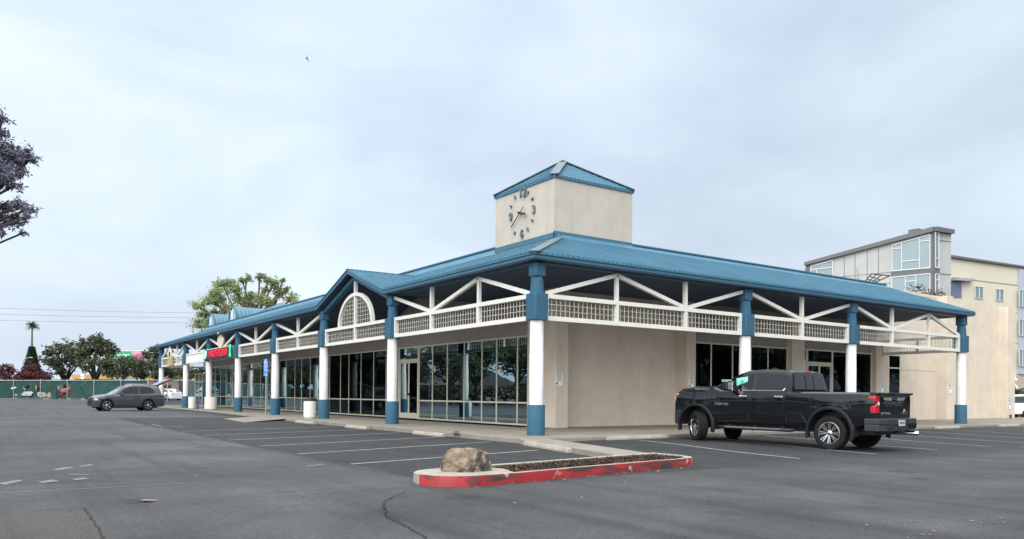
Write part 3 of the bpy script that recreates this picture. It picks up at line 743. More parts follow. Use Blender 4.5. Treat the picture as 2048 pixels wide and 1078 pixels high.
# soffit, with the gable left open to its own sloping lining
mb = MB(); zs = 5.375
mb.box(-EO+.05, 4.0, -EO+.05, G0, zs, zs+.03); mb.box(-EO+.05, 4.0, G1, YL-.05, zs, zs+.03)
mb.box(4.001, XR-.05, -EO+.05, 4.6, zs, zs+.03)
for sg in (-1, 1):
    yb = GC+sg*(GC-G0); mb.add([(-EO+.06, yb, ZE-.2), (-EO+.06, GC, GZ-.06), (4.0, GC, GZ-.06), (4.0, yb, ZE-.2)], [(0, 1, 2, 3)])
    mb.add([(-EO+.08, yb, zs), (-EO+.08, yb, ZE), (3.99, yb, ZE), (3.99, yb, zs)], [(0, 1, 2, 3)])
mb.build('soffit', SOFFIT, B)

# barrel dormers on the ridge, low pyramid roof behind
def dormer(yc, r, x0, x1, z0):
    mb = MB(); n = 18; vs = []; fs = []; K = int((x1-x0)/.11)
    for j in range(K+1):
        rr = r+(.028 if j % 3 == 0 else 0)
        for i in range(n+1):
            u = math.pi*i/n; vs.append((x0+(x1-x0)*j/K, yc+rr*math.cos(u), z0-.05+rr*math.sin(u)))
    for j in range(K):
        for i in range(n): a = j*(n+1)+i; fs.append((a, a+1, a+n+2, a+n+1))
    mb.add(vs, fs); mb.box(x0, x1, yc-r, yc-r+.05, z0-1, z0-.04); mb.box(x0, x1, yc+r-.05, yc+r, z0-1, z0-.04)
    d = mb.build('dormer', ROOFM, B)
    mb = MB()
    for i in range(n):
        u0, u1 = math.pi*i/n, math.pi*(i+1)/n
        mb.bar((x0-.04, yc+(r-.05)*math.cos(u0), z0+(r-.05)*math.sin(u0)), (x0-.04, yc+(r-.05)*math.cos(u1), z0+(r-.05)*math.sin(u1)), .09, .11)
    mb.bar((x0-.04, yc-r, z0-.02), (x0-.04, yc+r, z0-.02), .10, .10)
    mb.build('dormer_trim', FASCIA, d)
    mb = MB()
    for q in (-.55, 0, .55): mb.bar((x0-.03, yc, z0), (x0-.03, yc+q*r, z0+(r-.1)*math.cos(q)), .05, .05)
    mb.build('dormer_muntin', WHITE, d)
    mb = MB(); mb.add([(x0+.01, yc+(r-.06)*math.cos(math.pi*i/n), z0+(r-.06)*math.sin(math.pi*i/n)) for i in range(n+1)], [tuple(range(n+1))])
    mb.build('dormer_pane', mat('pale_dormer_pane', (.30, .42, .50), .3, var=.1), d)
dormer(48.95, 1.2, 4.05, 9.0, 7.5); dormer(57.15-.9, 1.2, 4.05, 9.0, 7.5)
def pyramid(x0, x1, y0, y1, z0, z1, name, parent, ov=.0, pitch=.2):
    cx, cy = (x0+x1)/2, (y0+y1)/2; mb = MB(); C = [(x0, y0), (x1, y0), (x1, y1), (x0, y1)]; A = (cx, cy, z1)
    for i in range(4): face(mb, (*C[i], z0), (*C[(i+1) % 4], z0), A)
    face(mb, *[(*c, z0) for c in C[::-1]])
    p = mb.build(name, ROOFM, parent)
    mb = MB()
    for i in range(4):
        a, b = Vector((*C[i], z0)), Vector((*C[(i+1) % 4], z0)); Ln = (b-a).length; n = int(Ln/pitch); up = Vector(A)
        for k in range(1, n):
            t = k/n; s_ = a+(b-a)*t; mid = (a+b)/2; f_ = 1-abs(2*t-1)          # ribs run up the slope to the hips
            e_ = s_+(up-mid)*f_*.98
            mb.bar(s_+Vector((0, 0, .012)), e_+Vector((0, 0, .012)), .035, .03)
    mb.build(name+'_rib', ROOFM, p)
    return p
pyramid(4.3, 11.7, 44.7, 52.1, 7.45, 9.25, 'hip_roof', B)

# walls
mb = MB()
# left front (faces -x): header above the glass, corner pier
mb.box(3.85, 4.15, 4.0, 5.85, .1, 7.2)            # corner pier
mb.box(10.8, 11.36, 4.0, 4.75, .1, 7.2); mb.box(4.15, 4.42, 4.0, 4.6, .1, 7.2)
mb.box(4.15, 10.8, 4.6, 4.75, .1, 7.2)             # recessed panel
mb.box(17.98, 18.95, 4.0, 4.75, .1, 7.2); mb.box(25.10, 26.36, 4.0, 4.75, .1, 7.2); mb.box(27.92, 28.05, 4.3, 4.6, .1, 3.7)
mb.box(26.36, 28.05, 4.3, 4.75, 3.73, 7.2); mb.box(28.05, 41.0, 4.6, 4.85, -.2, 7.25)
mb.box(32.40, 33.1, 4.0, 4.6, -.1, 7.32); mb.box(40.0, 41.0, 4.0, 4.6, -.3, 7.22)
mb.box(26.36, 33.1, 4.58, 4.87, 7.2, 7.36)
mb.box(40.75, 41.0, 4.85, 22, -.3, 7.25); mb.box(12.5, 41, 21.8, 22, -.1, 7.2); mb.box(12.3, 12.5, 12, 62, -.1, 7.2); mb.box(3.9, 12.5, 57.5, 57.8, -.1, 7.2)
w_ = mb.build('wall', BEIGE, B)
mb = MB(); mb.box(4.0, 41, 4.9, 22, 7.0, 7.1); mb.box(4.0, 12.5, 4.9, 57.8, 6.9, 6.99); mb.build('flat_roof', CONC, B)
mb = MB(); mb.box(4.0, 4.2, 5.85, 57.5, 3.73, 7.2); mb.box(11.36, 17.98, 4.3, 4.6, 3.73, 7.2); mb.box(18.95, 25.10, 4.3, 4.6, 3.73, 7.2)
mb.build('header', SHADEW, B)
mb = MB()  # interior
mb.box(4.2, 41, 4.9, 22, .05, .142); mb.box(4.2, 12.5, 4.9, 57.5, .03, .141); mb.build('interior_floor', INFLOOR, B)
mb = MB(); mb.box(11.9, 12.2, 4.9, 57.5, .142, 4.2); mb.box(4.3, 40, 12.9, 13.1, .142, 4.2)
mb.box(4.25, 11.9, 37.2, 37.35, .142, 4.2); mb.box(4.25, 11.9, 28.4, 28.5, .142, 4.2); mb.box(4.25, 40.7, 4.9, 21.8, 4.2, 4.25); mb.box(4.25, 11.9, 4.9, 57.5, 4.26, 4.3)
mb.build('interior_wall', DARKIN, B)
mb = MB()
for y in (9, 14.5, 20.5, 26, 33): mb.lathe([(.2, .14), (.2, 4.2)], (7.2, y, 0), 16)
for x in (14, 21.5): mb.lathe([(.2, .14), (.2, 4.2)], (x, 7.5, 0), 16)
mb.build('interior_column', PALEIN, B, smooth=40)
# vertical reveal joints and weep line on the far wall
mb = MB(); mb.box(28.05, 32.4, 4.594, 4.6, 2.93, 2.95); mb.build('reveal_joint', SHADEW, B)

# storefront windows, facing -x at x=4.0 (axis 'L') or -y at y=4.3 (axis 'R')
def storefront(ax, ys_, z0=.14, z1=3.73, trans=1.05, glass=GLASS, pos=None):
    p = (4.0 if ax == 'L' else 4.3) if pos is None else pos
    W = (lambda d, s_, z: (p+d, s_, z)) if ax == 'L' else (lambda d, s_, z: (s_, p+d, z))
    nrm = (1, 0, 0) if ax == 'L' else (0, 1, 0)
    mb = MB(); D = .10
    for i, y in enumerate(ys_):
        ww = .07 if 0 < i < len(ys_)-1 else .08
        mb.bar(W(0, y, z0), W(0, y, z1), ww, D, up=nrm)
    zz = [z0+.04, z1-.04]+([trans] if trans else [])
    for a, b in zip(ys_[:-1], ys_[1:]):
        for z in zz: mb.bar(W(.002, a+.035, z), W(.002, b-.035, z), D-.008, .07 if z != z1-.04 else .07)
    f = mb.build('storefront_window', FRAME, B)
    gl = MB(); a, b = ys_[0], ys_[-1]
    gl.add([W(-.032, a, z0), W(-.032, b, z0), W(-.032, b, z1), W(-.032, a, z1)], [(0, 1, 2, 3)]); gl.build('window_pane', glass, f)
    return f
def door(ax, a, b, top=3.0, z1=3.73, leaves=2, glass=GLASS, handle_mid=True):
    p = 3.99 if ax == 'L' else 4.29
    W = (lambda d, s_, z: (p+d, s_, z)) if ax == 'L' else (lambda d, s_, z: (s_, p+d, z))
    nrm = (1, 0, 0) if ax == 'L' else (0, 1, 0)
    fr = MB()
    for y in (a+.04, b-.04): fr.bar(W(0, y, .14), W(0, y, z1), .08, .12, up=nrm)
    fr.bar(W(0, a+.08, top+.05), W(0, b-.08, top+.05), .11, .13); fr.bar(W(0, a+.08, z1-.035), W(0, b-.08, z1-.035), .11, .07)
    d = fr.build('shop_door', FRAME, B)
    gl = MB(); gl.add([W(-.03, a, top), W(-.03, b, top), W(-.03, b, z1), W(-.03, a, z1)], [(0, 1, 2, 3)]); gl.build('transom_pane', glass, d)
    a2, b2 = a+.085, b-.085
    for k in range(leaves):
        y0 = a2+(b2-a2)*k/leaves+.005; y1 = a2+(b2-a2)*(k+1)/leaves-.005
        lf = MB(); s_ = .07
        lf.bar(W(0, y0+s_/2, .16), W(0, y0+s_/2, top-.01), s_, .05, up=nrm); lf.bar(W(0, y1-s_/2, .16), W(0, y1-s_/2, top-.01), s_, .05, up=nrm)
        lf.bar(W(0, y0+s_, .29), W(0, y1-s_, .29), .05, .27); lf.bar(W(0, y0+s_, top-.05), W(0, y1-s_, top-.05), .05, .08)
        L_ = lf.build('door_leaf', FRAME, d)
        gl = MB(); gl.add([W(-.015, y0, .4), W(-.015, y1, .4), W(-.015, y1, top-.05), W(-.015, y0, top-.05)], [(0, 1, 2, 3)]); o = gl.build('door_pane', glass, d)
    mid = (a+b)/2
    hd = MB()
    for s_ in ((.11,) if ax == 'L' else (-.11,)): hd.tube([W(-.03, mid+s_, 1.1), W(-.10, mid+s_, 1.12), W(-.10, mid+s_, 1.48), W(-.03, mid+s_, 1.5)], .014, 6)
    hd.build('door_handle', ALLOY, d)
    hd = MB(); c = W(-.03, mid-.06, 1.36); hd.box(c[0]-.03, c[0]+.03, c[1]-.05, c[1]+.05, c[2]-.06, c[2]+.06); hd.build('lock_box', BLACK, d)
storefront('L', [5.9, 6.68, 8.19, 9.34, 10.81, 12.32, 13.73, 15.08]); door('L', 15.13, 17.28)
storefront('L', [17.33, 18.80, 20.37, 22.06, 23.79, 25.05, 26.78, 28.42])
storefront('L', [28.52, 30.13, 31.76, 33.09, 34.85, 36.42, 37.15]); door('L', 37.4, 39.2, glass=GLASSC)
storefront('L', [39.25, 40.78, 42.61, 44.1, 45.79, 47.0], glass=GLASSC); door('L', 47.0, 48.55, leaves=1, glass=GLASSC)
storefront('L', [48.6, 49.1, 50.71, 52.54, 54.29, 55.9, 57.45], glass=GLASSC)
storefront('R', [11.40, 12.62, 14.03, 15.3, 16.52, 17.94]); storefront('R', [19.0, 19.45]); door('R', 19.48, 21.58); storefront('R', [21.62, 22.83, 25.06])
storefront('R', [26.40, 26.60], trans=None); storefront('R', [26.65, 27.88], trans=3.0)
text('address_number', '1540', .22, PAPER, B, (3.955, 16.2, 3.34), (0, -1, 0), (0, 0, 1), .003)
# glass entrance vestibule at the far end
vb = MB()
for x in (2.9, 3.98):
    for y in (54.6, 57.3): vb.box(x-.04, x+.04, y-.04, y+.04, .14, 3.1)
for z in (.2, 2.4, 3.06): vb.bar((2.9, 54.64, z), (2.9, 57.26, z), .07, .07); vb.bar((2.94, 57.3, z), (3.94, 57.3, z), .07, .07); vb.bar((2.94, 54.6, z), (3.94, 54.6, z), .07, .07)
vb.bar((2.9, 55.9, .2), (2.9, 55.9, 3.05), .07)
vbo = vb.build('entrance_vestibule', FRAME, B)
gl = MB(); gl.add([(2.9, 54.6, .15), (2.9, 57.3, .15), (2.9, 57.3, 3.06), (2.9, 54.6, 3.06)], [(0, 1, 2, 3)]); gl.add([(2.9, 54.6, .15), (4, 54.6, .15), (4, 54.6, 3.06), (2.9, 54.6, 3.06)], [(0, 1, 2, 3)]); gl.build('vestibule_pane', GLASSC, vbo)
# strings of red lights and small glowing signs in the open shops' windows
RL = mat('red_led', (.8, .05, .05), .5, var=0, emit=((1, .06, .06), 2.2)); GL_ = mat('green_led', (.05, .6, .5), .5, var=0, emit=((.05, 1, .65), 2.5)); OL = mat('orange_led', (.8, .2, .05), .5, var=0, emit=((1, .18, .05), 3))
mb = MB()
for y in (40.9, 42.5, 44.0, 45.6):
    for i in range(24): mb.box(4.05, 4.08, y, y+.05, .3+i*.14, .35+i*.14)
for i in range(9):
    mb.box(4.05, 4.08, 37.6+i*.17, 37.65+i*.17, 3.64, 3.69); mb.box(4.05, 4.08, 37.6+i*.17, 37.65+i*.17, 3.12, 3.17)
ss = mb.build('light_string', RL); tag(ss, 'strings of small red lights in the shop window beside the blue parking sign', 'light string')
mb = MB(); mb.lathe([(.001, 0), (.17, 0), (.17, .04), (.001, .04)], (4.06, 49.6, 2.55), 16, axis='x'); tag(mb.build('window_sign', GL_), 'round green glowing sign in the pizza shop window', 'neon sign')
mb = MB(); mb.box(4.06, 4.1, 49.45, 49.75, 1.85, 2.15); tag(mb.build('window_sign', OL), 'orange glowing sign just under the green one in the pizza shop window', 'neon sign')

# clock tower
TX0, TX1, TY0, TY1 = 3.70, 7.62, 4.0, 7.97
mb = MB(); mb.box(TX0, TX1, TY0, TY1, 6.8, 9.46)
tw = mb.build('clock_tower', BEIGE2, B)
mb = MB()
for a in (0,): 
    mb.box(TX0-.05, TX1+.05, TY0-.05, TY1+.05, 9.44, 9.53)
mb.build('tower_eave', FASCIA, tw)
pyramid(TX0-.06, TX1+.06, TY0-.06, TY1+.06, 9.53, 10.83, 'tower_roof', tw)
mb = MB(); ap = Vector(((TX0+TX1)/2, (TY0+TY1)/2, 10.86))
for cxy in ((TX0-.06, TY0-.06), (TX1+.06, TY0-.06), (TX0-.06, TY1+.06), (TX1+.06, TY1+.06)):
    mb.bar(Vector((*cxy, 9.56)), ap, .34, .03)
mb.build('tower_hip_cap', ROOFC, tw)
mb = MB(); mb.box(TX0-.03, TX0-.002, 3.97, TY1, 7.2, 7.40); mb.box(TX0-.03, TX1, 3.97, 3.998, 7.2, 7.46); mb.build('tower_flashing', FASCIA, tw)
CK = mat('clock_blue_metal', (.085, .135, .19), .45, var=.1); KB = mat('clock_hand_black', (.02, .022, .03), .5, var=0)
cy_, cz_ = 6.10, 8.50; XF = TX0
for s_, yy, zz, sz in (('12', 5.99, 9.27, .52), ('3', 5.24, 8.47, .46), ('6', 6.02, 7.66, .46), ('9', 6.80, 8.46, .46)):
    text('clock_numeral', s_, sz, CK, tw, (XF-.05, yy, zz), (0, -1, 0), (0, 0, 1), .05, bold=.006)
for h in (1, 2, 4, 5, 7, 8, 10, 11):
    a = R_(30*h); y, z = cy_-.80*math.sin(a)+(-.06 if h in (1, 2, 4, 5) else .02), cz_+.82*math.cos(a)
    if h == 8: continue
    mb = MB(); dv = Vector((0, -math.sin(a), math.cos(a))); c = Vector((XF-.04, y, z)); mb.bar(c-dv*.065, c+dv*.065, .06, .07); mb.build('clock_tick', CK, tw)
ctr = Vector((XF-.10, cy_, cz_))
mb = MB(); e_ = Vector((XF-.10, 6.69, 8.03)); mb.bar(ctr, e_, .035, .02, up=(1, 0, 0)); mb.bar(ctr+(e_-ctr)*.55, e_+(ctr-e_)*.12, .055, .018, up=(1, 0, 0)); mb.bar(ctr, ctr-(e_-ctr)*.42, .02, .02, up=(1, 0, 0)); mb.build('clock_minute_hand', KB, tw)
mb = MB(); e_ = Vector((XF-.13, 5.66, 8.37)); c2 = ctr-Vector((.03, 0, 0)); mb.bar(c2, e_, .05, .02, up=(1, 0, 0)); mb.bar(c2+(e_-c2)*.5, e_+(c2-e_)*.1, .085, .018, up=(1, 0, 0)); mb.bar(c2, c2-(e_-c2)*.35, .03, .02, up=(1, 0, 0)); mb.build('clock_hour_hand', KB, tw)
mb = MB(); mb.lathe([(.001, 0), (.055, 0), (.055, .12), (.001, .12)], (XF-.15, cy_, cz_), 16, axis='x'); mb.build('clock_hub', KB, tw)

# ------------------------------------------------------------------ signs on the shops
def sign_box(name, label, cat, x, y0, y1, z0, z1, th, m_):
    e_ = empty(name, label, cat, (x, (y0+y1)/2, z0)); return e_
sb = empty('shop_sign', 'long shop sign with fat red letters on a dark board under the canopy', 'sign', (-.3, 36.1, 3.70))
mb = MB(); mb.box(-.06, .06, -3.25, 3.15, .0, .66); mb.build('board', mat('dark_sign_board', (.02, .02, .035), .5), sb)
mb = MB(); mb.bar((0, -3.3, .70), (0, 3.1, .70), .16, .05); mb.build('trim', WHITE, sb)
RLET = mat('red_letter_face', (.50, .010, .025), .4, var=.05, emit=((.9, .03, .07), .28))
text('lettering', "MARIO'S PIZZERIA", .66, RLET, sb, (-.10, -.15, .33), (0, -1, 0), (0, 0, 1), .04, bold=.004, sx=.80, gap=1.14)
GLET = mat('green_letter_face', (.05, .75, .35), .4, var=.0, emit=((.08, .9, .4), .6))
for yy in (3.85, -3.15):
    mb = MB(); mb.box(-.05, .05, yy-.20, yy+.20, -.04, .78); mb.build('side_board', mat('deep_green_board', (.01, .12, .07), .5), sb)
    for i, ch in enumerate('OPEN'): text('green_letter', ch, .25, GLET, sb, (-.08, yy, .68-i*.2), (0, -1, 0), (0, 0, 1), .04, bold=.01, sx=1.6)
mb = MB(); mb.lathe([(.001, 0), (.30, 0), (.30, .06), (.001, .06)], (-.12, 3.3, .36), 24, axis='x'); mb.build('round_emblem', mat('pale_blue_emblem', (.55, .68, .78), .4), sb)
rs = empty('round_sign', 'round cream disc sign above the red lettered shop sign', 'sign', (-.18, 36.28, 4.44))
mb = MB(); mb.lathe([(.001, 0), (.70, 0), (.74, .03), (.74, .12), (.001, .12)], (0, 0, .44), 40, axis='x')
for i, v_ in enumerate(mb.v): mb.v[i] = (v_[0], v_[1], .44+(v_[2]-.44)*.58)
mb.build('disc', mat('cream_disc', (.55, .50, .36), .5, var=.2, scale=6, col2=(.66, .60, .45)), rs, smooth=30)
mb = MB(); mb.tube([(.06, -.3, .85), (-.25, -.55, .98), (-.30, -.75, .88)], .03); mb.build('lamp_arm', WHITE, rs)
os_ = empty('hanging_sign', 'small yellow and teal hanging sign with a white arch, under the farthest canopy bay', 'sign', (-.22, 52.55, 3.66))
mb = MB(); mb.prism_x([(-.85, .02), (.85, .0), (.80, .72), (-.80, .72)], -.05, .05); mb.build('board', mat('yellow_teal_board', (.20, .33, .27), .5, var=.2, scale=3, col2=(.50, .42, .14)), os_)
mb = MB(); mb.box(-.07, .06, -.84, .84, .58, .74); mb.box(-.07, .06, -.87, .87, -.01, .08); mb.build('band', mat('sign_yellow', (.62, .42, .07), .5), os_)
mb = MB(); mb.lathe([(.42, -.05), (.72, -.05), (.72, .05), (.42, .05), (.42, -.05)], (0, 0, .78), 24, axis='x', a0=0, a1=math.pi); mb.build('arch', WHITE, os_)
mb = MB(); mb.add([(.0, .42*math.cos(math.pi*i/14), .78+.42*math.sin(math.pi*i/14)) for i in range(15)], [tuple(range(15))]); mb.build('arch_fill', BLACK, os_)
mb = MB(); mb.box(-.03, .03, -.06, .06, 1.4, 1.72); mb.build('hanger', WHITE, os_)

# paper notices on the piers
def notice(x, y, z0, wd, ht, label, ax='R'):
    n = empty('notice_sign', label, 'notice', (x, y, z0), 0, 'white no-parking notices on the stucco piers')
    mb = MB(); mb.box(-wd/2, wd/2, -.012, 0, 0, ht); mb.build('panel', PAPER, n)
    for s_, sz, zz in (('CUSTOMER', .075, .93), ('NO PUBLIC', .085, .78), ('PARKING', .085, .64), ('UNAUTHORIZED VEHICLES', .035, .5), ('WILL BE TOWED AWAY', .035, .42), ('AT OWNER EXPENSE', .035, .34)):
        text('print', s_, sz*ht/.5, INK, n, (0, -.015, zz*ht), (1, 0, 0), (0, 0, 1), .002, sx=.62*wd/.34)
    mb = MB(); mb.box(-wd/2+.03, -wd/2+.10, -.016, -.012, .07*ht, .25*ht); mb.build('tow_mark', INK, n)
notice(3.98, 4.0-.002, 1.72, .33, .5, 'white printed notice on the corner pier right of the corner column')
notice(11.08, 4.0-.002, 1.72, .31, .55, 'white printed notice on the pier above the truck\'s hood')
notice(25.62, 4.0-.002, 1.70, .34, .54, 'white printed notice on the pier beside the narrow window above the truck bed')
notice(32.75, 4.0-.002, 1.70, .40, .52, 'white printed notice on the pier just left of the last column')
notice(40.25, 4.0-.002, .75, .45, .66, 'white printed notice on the farthest right pier')

# parking sign on its post
ps = empty('parking_sign', 'tall blue accessible parking sign on a thin grey post', 'sign', (-1.0, 23.25, .14))
mb = MB(); mb.box(-.03, .03, -.02, .02, 0, 3.05); mb.build('post', STEEL, ps)
SB = mat('sign_blue', (.02, .13, .48), .4, var=.05); SW = mat('sign_white', (.75, .78, .82), .4, var=.03)
mb = MB(); mb.box(-.16, .16, -.035, -.022, 2.32, 3.06); mb.build('panel', SB, ps)
mb = MB(); mb.box(-.17, .17, -.035, -.022, 2.12, 2.31); mb.build('lower_panel', SB, ps)
mb = MB(); mb.lathe([(.075, 0), (.10, 0), (.10, .004), (.075, .004), (.075, 0)], (-.01, -.042, 2.83), 20, axis='y'); mb.bar((-.02, -.04, 2.86), (-.02, -.04, 2.98), .03); mb.lathe([(.001, 0), (.03, 0), (.03, .004)], (-.02, -.042, 3.01), 12, axis='y'); mb.build('wheelchair_symbol', SW, ps)
for s_, z_, sz in (('PARKING', 2.66, .09), ('ONLY', 2.57, .09), ('MINIMUM', 2.48, .07), ('FINE $250', 2.40, .07), ('VAN', 2.25, .10), ('ACCESSIBLE', 2.17, .055)): text('sign_text', s_, sz, SW, ps, (0, -.038, z_), (1, 0, 0), (0, 0, 1), .003, sx=.9)
ps.rotation_euler = (0, 0, R_(-62))

# bins
def bin_(x, y, r, h, label, top=None, group=None):
    b_ = empty('trash_bin', label, 'trash bin', (x, y, .14), 0, group)
    mb = MB(); mb.lathe([(.001, .0), (r*.86, .0), (r*.86, .05), (r, .06), (r, h-.06), (r*.97, h), (r*.80, h), (r*.78, h-.1)], n=32); mb.build('drum', mat('aggregate_white', (.60, .59, .55), .85, var=.08, scale=14, bump=.5, bscale=60), b_, smooth=40)
    mb = MB()
    if top: mb.lathe([(r*.95, h+.002), (r*.98, h+.05), (r*.90, h+.13), (r*.3, h+.16), (.001, h+.16)], n=32)
    else: mb.lathe([(r*.80, h-.03), (.001, h-.03)], n=32)
    mb.build('lid', BLACK if top else mat('grey_lid', (.45, .45, .43), .7), b_, smooth=40)
bin_(-.46, 18.0, .31, .84, 'round white trash bin with a black lid beside the gable\'s left column', True)
bin_(-.05, 39.1, .44, .92, 'wide white concrete planter drum around the sixth column on the sidewalk')
bin_(-.55, 42.6, .28, .90, 'narrow white drum just left of the wide drum, beside a blue post')
mb = MB(); mb.tube([(0, 0, 0), (0, 0, .86)], .055, 10); tag(mb.build('bollard', mat('violet_blue', (.03, .05, .30), .5), loc=(-.6, 40.6, .14)), 'short violet blue post between the two white drums', 'bollard')
# fire extinguisher-like red cap at the far pier
fd = empty('standpipe', 'small dark red standpipe at the foot of the far right pier', 'standpipe', (39.85, 3.75, -.06)); fd.scale = (.7, .7, .8)
mb = MB(); mb.tube([(0, 0, .0), (0, 0, .42)], .10, 10); mb.lathe([(.13, .42), (.13, .5), (.02, .58)], n=12); mb.build('pipe', mat('dull_red', (.16, .03, .035), .6), fd)
mb = MB(); mb.tube([(-.25, 0, .05), (-.6, -.05, .05)], .05, 8); mb.build('elbow', BLACK, fd)
# weed at the curb
def plantlet(name, label, cat, c, n, r, h, m_, ln=.12, wd=.05, group=None):
    vs = []; fs = []; tn = []
    for _ in range(n):
        a = random.uniform(0, 6.28); q = random.random(); base = Vector((r*q*math.cos(a), r*q*math.sin(a), h*random.random()))
        d = Vector((math.cos(a), math.sin(a), random.uniform(.1, .9))).normalized()*ln*random.uniform(.6, 1.2); s_ = Vector((-math.sin(a), math.cos(a), 0))*wd/2; o_ = len(vs)
        vs += [tuple(base), tuple(base+d*.5+s_), tuple(base+d), tuple(base+d*.5-s_)]; fs.append((o_, o_+1, o_+2, o_+3)); tn.append(random.random())
    o = leafmesh(name, vs, fs, tn, m_); o.location = c; return tag(o, label, cat, group)
plantlet('weed', 'small dry weed growing between the curb and a wheel stop', 'weed', (-1.5, 2.2, .05), 60, .1, .12, leafmat('dry_weed', (.03, .022, .015), (.10, .07, .05)), .12, .03)

# ------------------------------------------------------------------ vehicles
def shell(xs_, sec):
    """loft of mirrored cross sections; sec(x) gives (y,z) from bottom centre to top centre"""
    mb = MB(); vs = []; fs = []; n = None
    for x in xs_:
        h = sec(x); full = [(y, z) for y, z in h]+[(-y, z) for y, z in h[::-1][1:-1]]
        n = len(full); vs += [(x, y, z) for y, z in full]
    for i in range(len(xs_)-1):
        for k in range(n): fs.append((i*n+k, i*n+(k+1) % n, (i+1)*n+(k+1) % n, (i+1)*n+k))
    fs.append(tuple(range(n))[::-1]); fs.append(tuple((len(xs_)-1)*n+k for k in range(n)))
    mb.add(vs, fs); return mb
def lerp(tab, x):
    if x <= tab[0][0]: return tab[0][1]
    for (a, u), (b, v_) in zip(tab[:-1], tab[1:]):
        if x <= b: return u+(v_-u)*(x-a)/(b-a)
    return tab[-1][1]
def wheel(parent, x, y, r, wd, rr, steer=0, spokes=8, pair=True, rim_m=None, out_=1):
    mb = MB(); h = wd/2
    mb.lathe([(rr*.98, -h*.80), (rr*1.06, -h*.96), (r*.90, -h), (r*.975, -h*.86), (r, -h*.6), (r, h*.6), (r*.975, h*.86), (r*.90, h), (rr*1.06, h*.96), (rr*.98, h*.80), (rr*.98, -h*.80)], n=40, axis='y')
    w_ = mb.build('wheel', RUBBER, parent, smooth=30, loc=(x, y, r), rot=(0, 0, steer))
    mb = MB()
    for k in range(48):     # tread blocks
        a = 2*math.pi*k/48; 
        for s_ in (-.55, 0, .55):
            c = Vector((r*1.0*math.cos(a+.03*s_), s_*h, r*math.sin(a+.03*s_))); t = Vector((-math.sin(a), 0, math.cos(a)))
            mb.bar(c-t*.017, c+t*.017, h*.42, .014, up=(math.cos(a), 0, math.sin(a)))
    mb.build('tread', RUBBER, w_)
    mb = MB(); o = out_
    mb.lathe([(rr, o*h*.80), (rr*1.02, o*h*.92), (rr*.95, o*h*.93), (rr*.92, o*h*.70), (rr*.90, o*h*.1)], n=36, axis='y')
    mb.lathe([(rr*.24, o*h*.5), (rr*.24, o*h*.80), (rr*.16, o*h*.92), (.001, o*h*.93)], n=20, axis='y')
    for k in range(spokes):
        a = 2*math.pi*k/spokes
        for d in ((-.125, .125) if pair else (0,)):
            p0 = Vector((rr*.20*math.cos(a+d*.8), o*h*.74, rr*.20*math.sin(a+d*.8))); p1 = Vector((rr*.93*math.cos(a+d), o*h*.80, rr*.93*math.sin(a+d)))
            mb.bar(p0, p1, rr*(.10 if pair else .22), h*.16, up=(0, 1, 0))
    mb.build('rim', rim_m or ALLOY, w_, smooth=40)
    mb = MB(); mb.lathe([(.001, -.0), (rr*.93, 0)], (0, o*h*.15, 0), 28, axis='y'); mb.lathe([(rr*.5, 0), (rr*.6, 0), (rr*.6, .02*o), (rr*.5, .02*o)], (0, o*h*.3, 0), 28, axis='y'); mb.build('brake_disc', BLACK, w_)
    return w_
def sidepanel(name, parent, m_, pts, yf, side=1, off=.006, th=.03):
    mb = MB(); n = len(pts)
    vs = [(x, side*(yf(x, z)+off), z) for x, z in pts]+[(x, side*(yf(x, z)-th), z) for x, z in pts]
    mb.add(vs, [tuple(range(n)), tuple(range(n, 2*n))[::-1]]+[(i, (i+1) % n, n+(i+1) % n, n+i) for i in range(n)])
    return mb.build(name, m_, parent)
def gridpanel(name, parent, m_, x0, x1, z0, z1, yf, side, off=.006, nx=8, nz=8):
    mb = MB(); vs = []; fs = []
    for i in range(nx+1):
        for j in range(nz+1):
            x = x0+(x1-x0)*i/nx; z = z0+(z1-z0)*j/nz; d = off if 0 < i < nx and 0 < j < nz else -.004
            vs.append((x+(0 if 0 < i < nx else (.0)), side*(yf(x, z)+d), z))
    for i in range(nx):
        for j in range(nz): a = i*(nz+1)+j; fs.append((a, a+nz+1, a+nz+2, a+1))
    mb.add(vs, fs); return mb.build(name, m_, parent, smooth=60)
def lin(a, b, st): 
    n = max(1, int((b-a)/st)); return [a+(b-a)*i/n for i in range(n+1)]

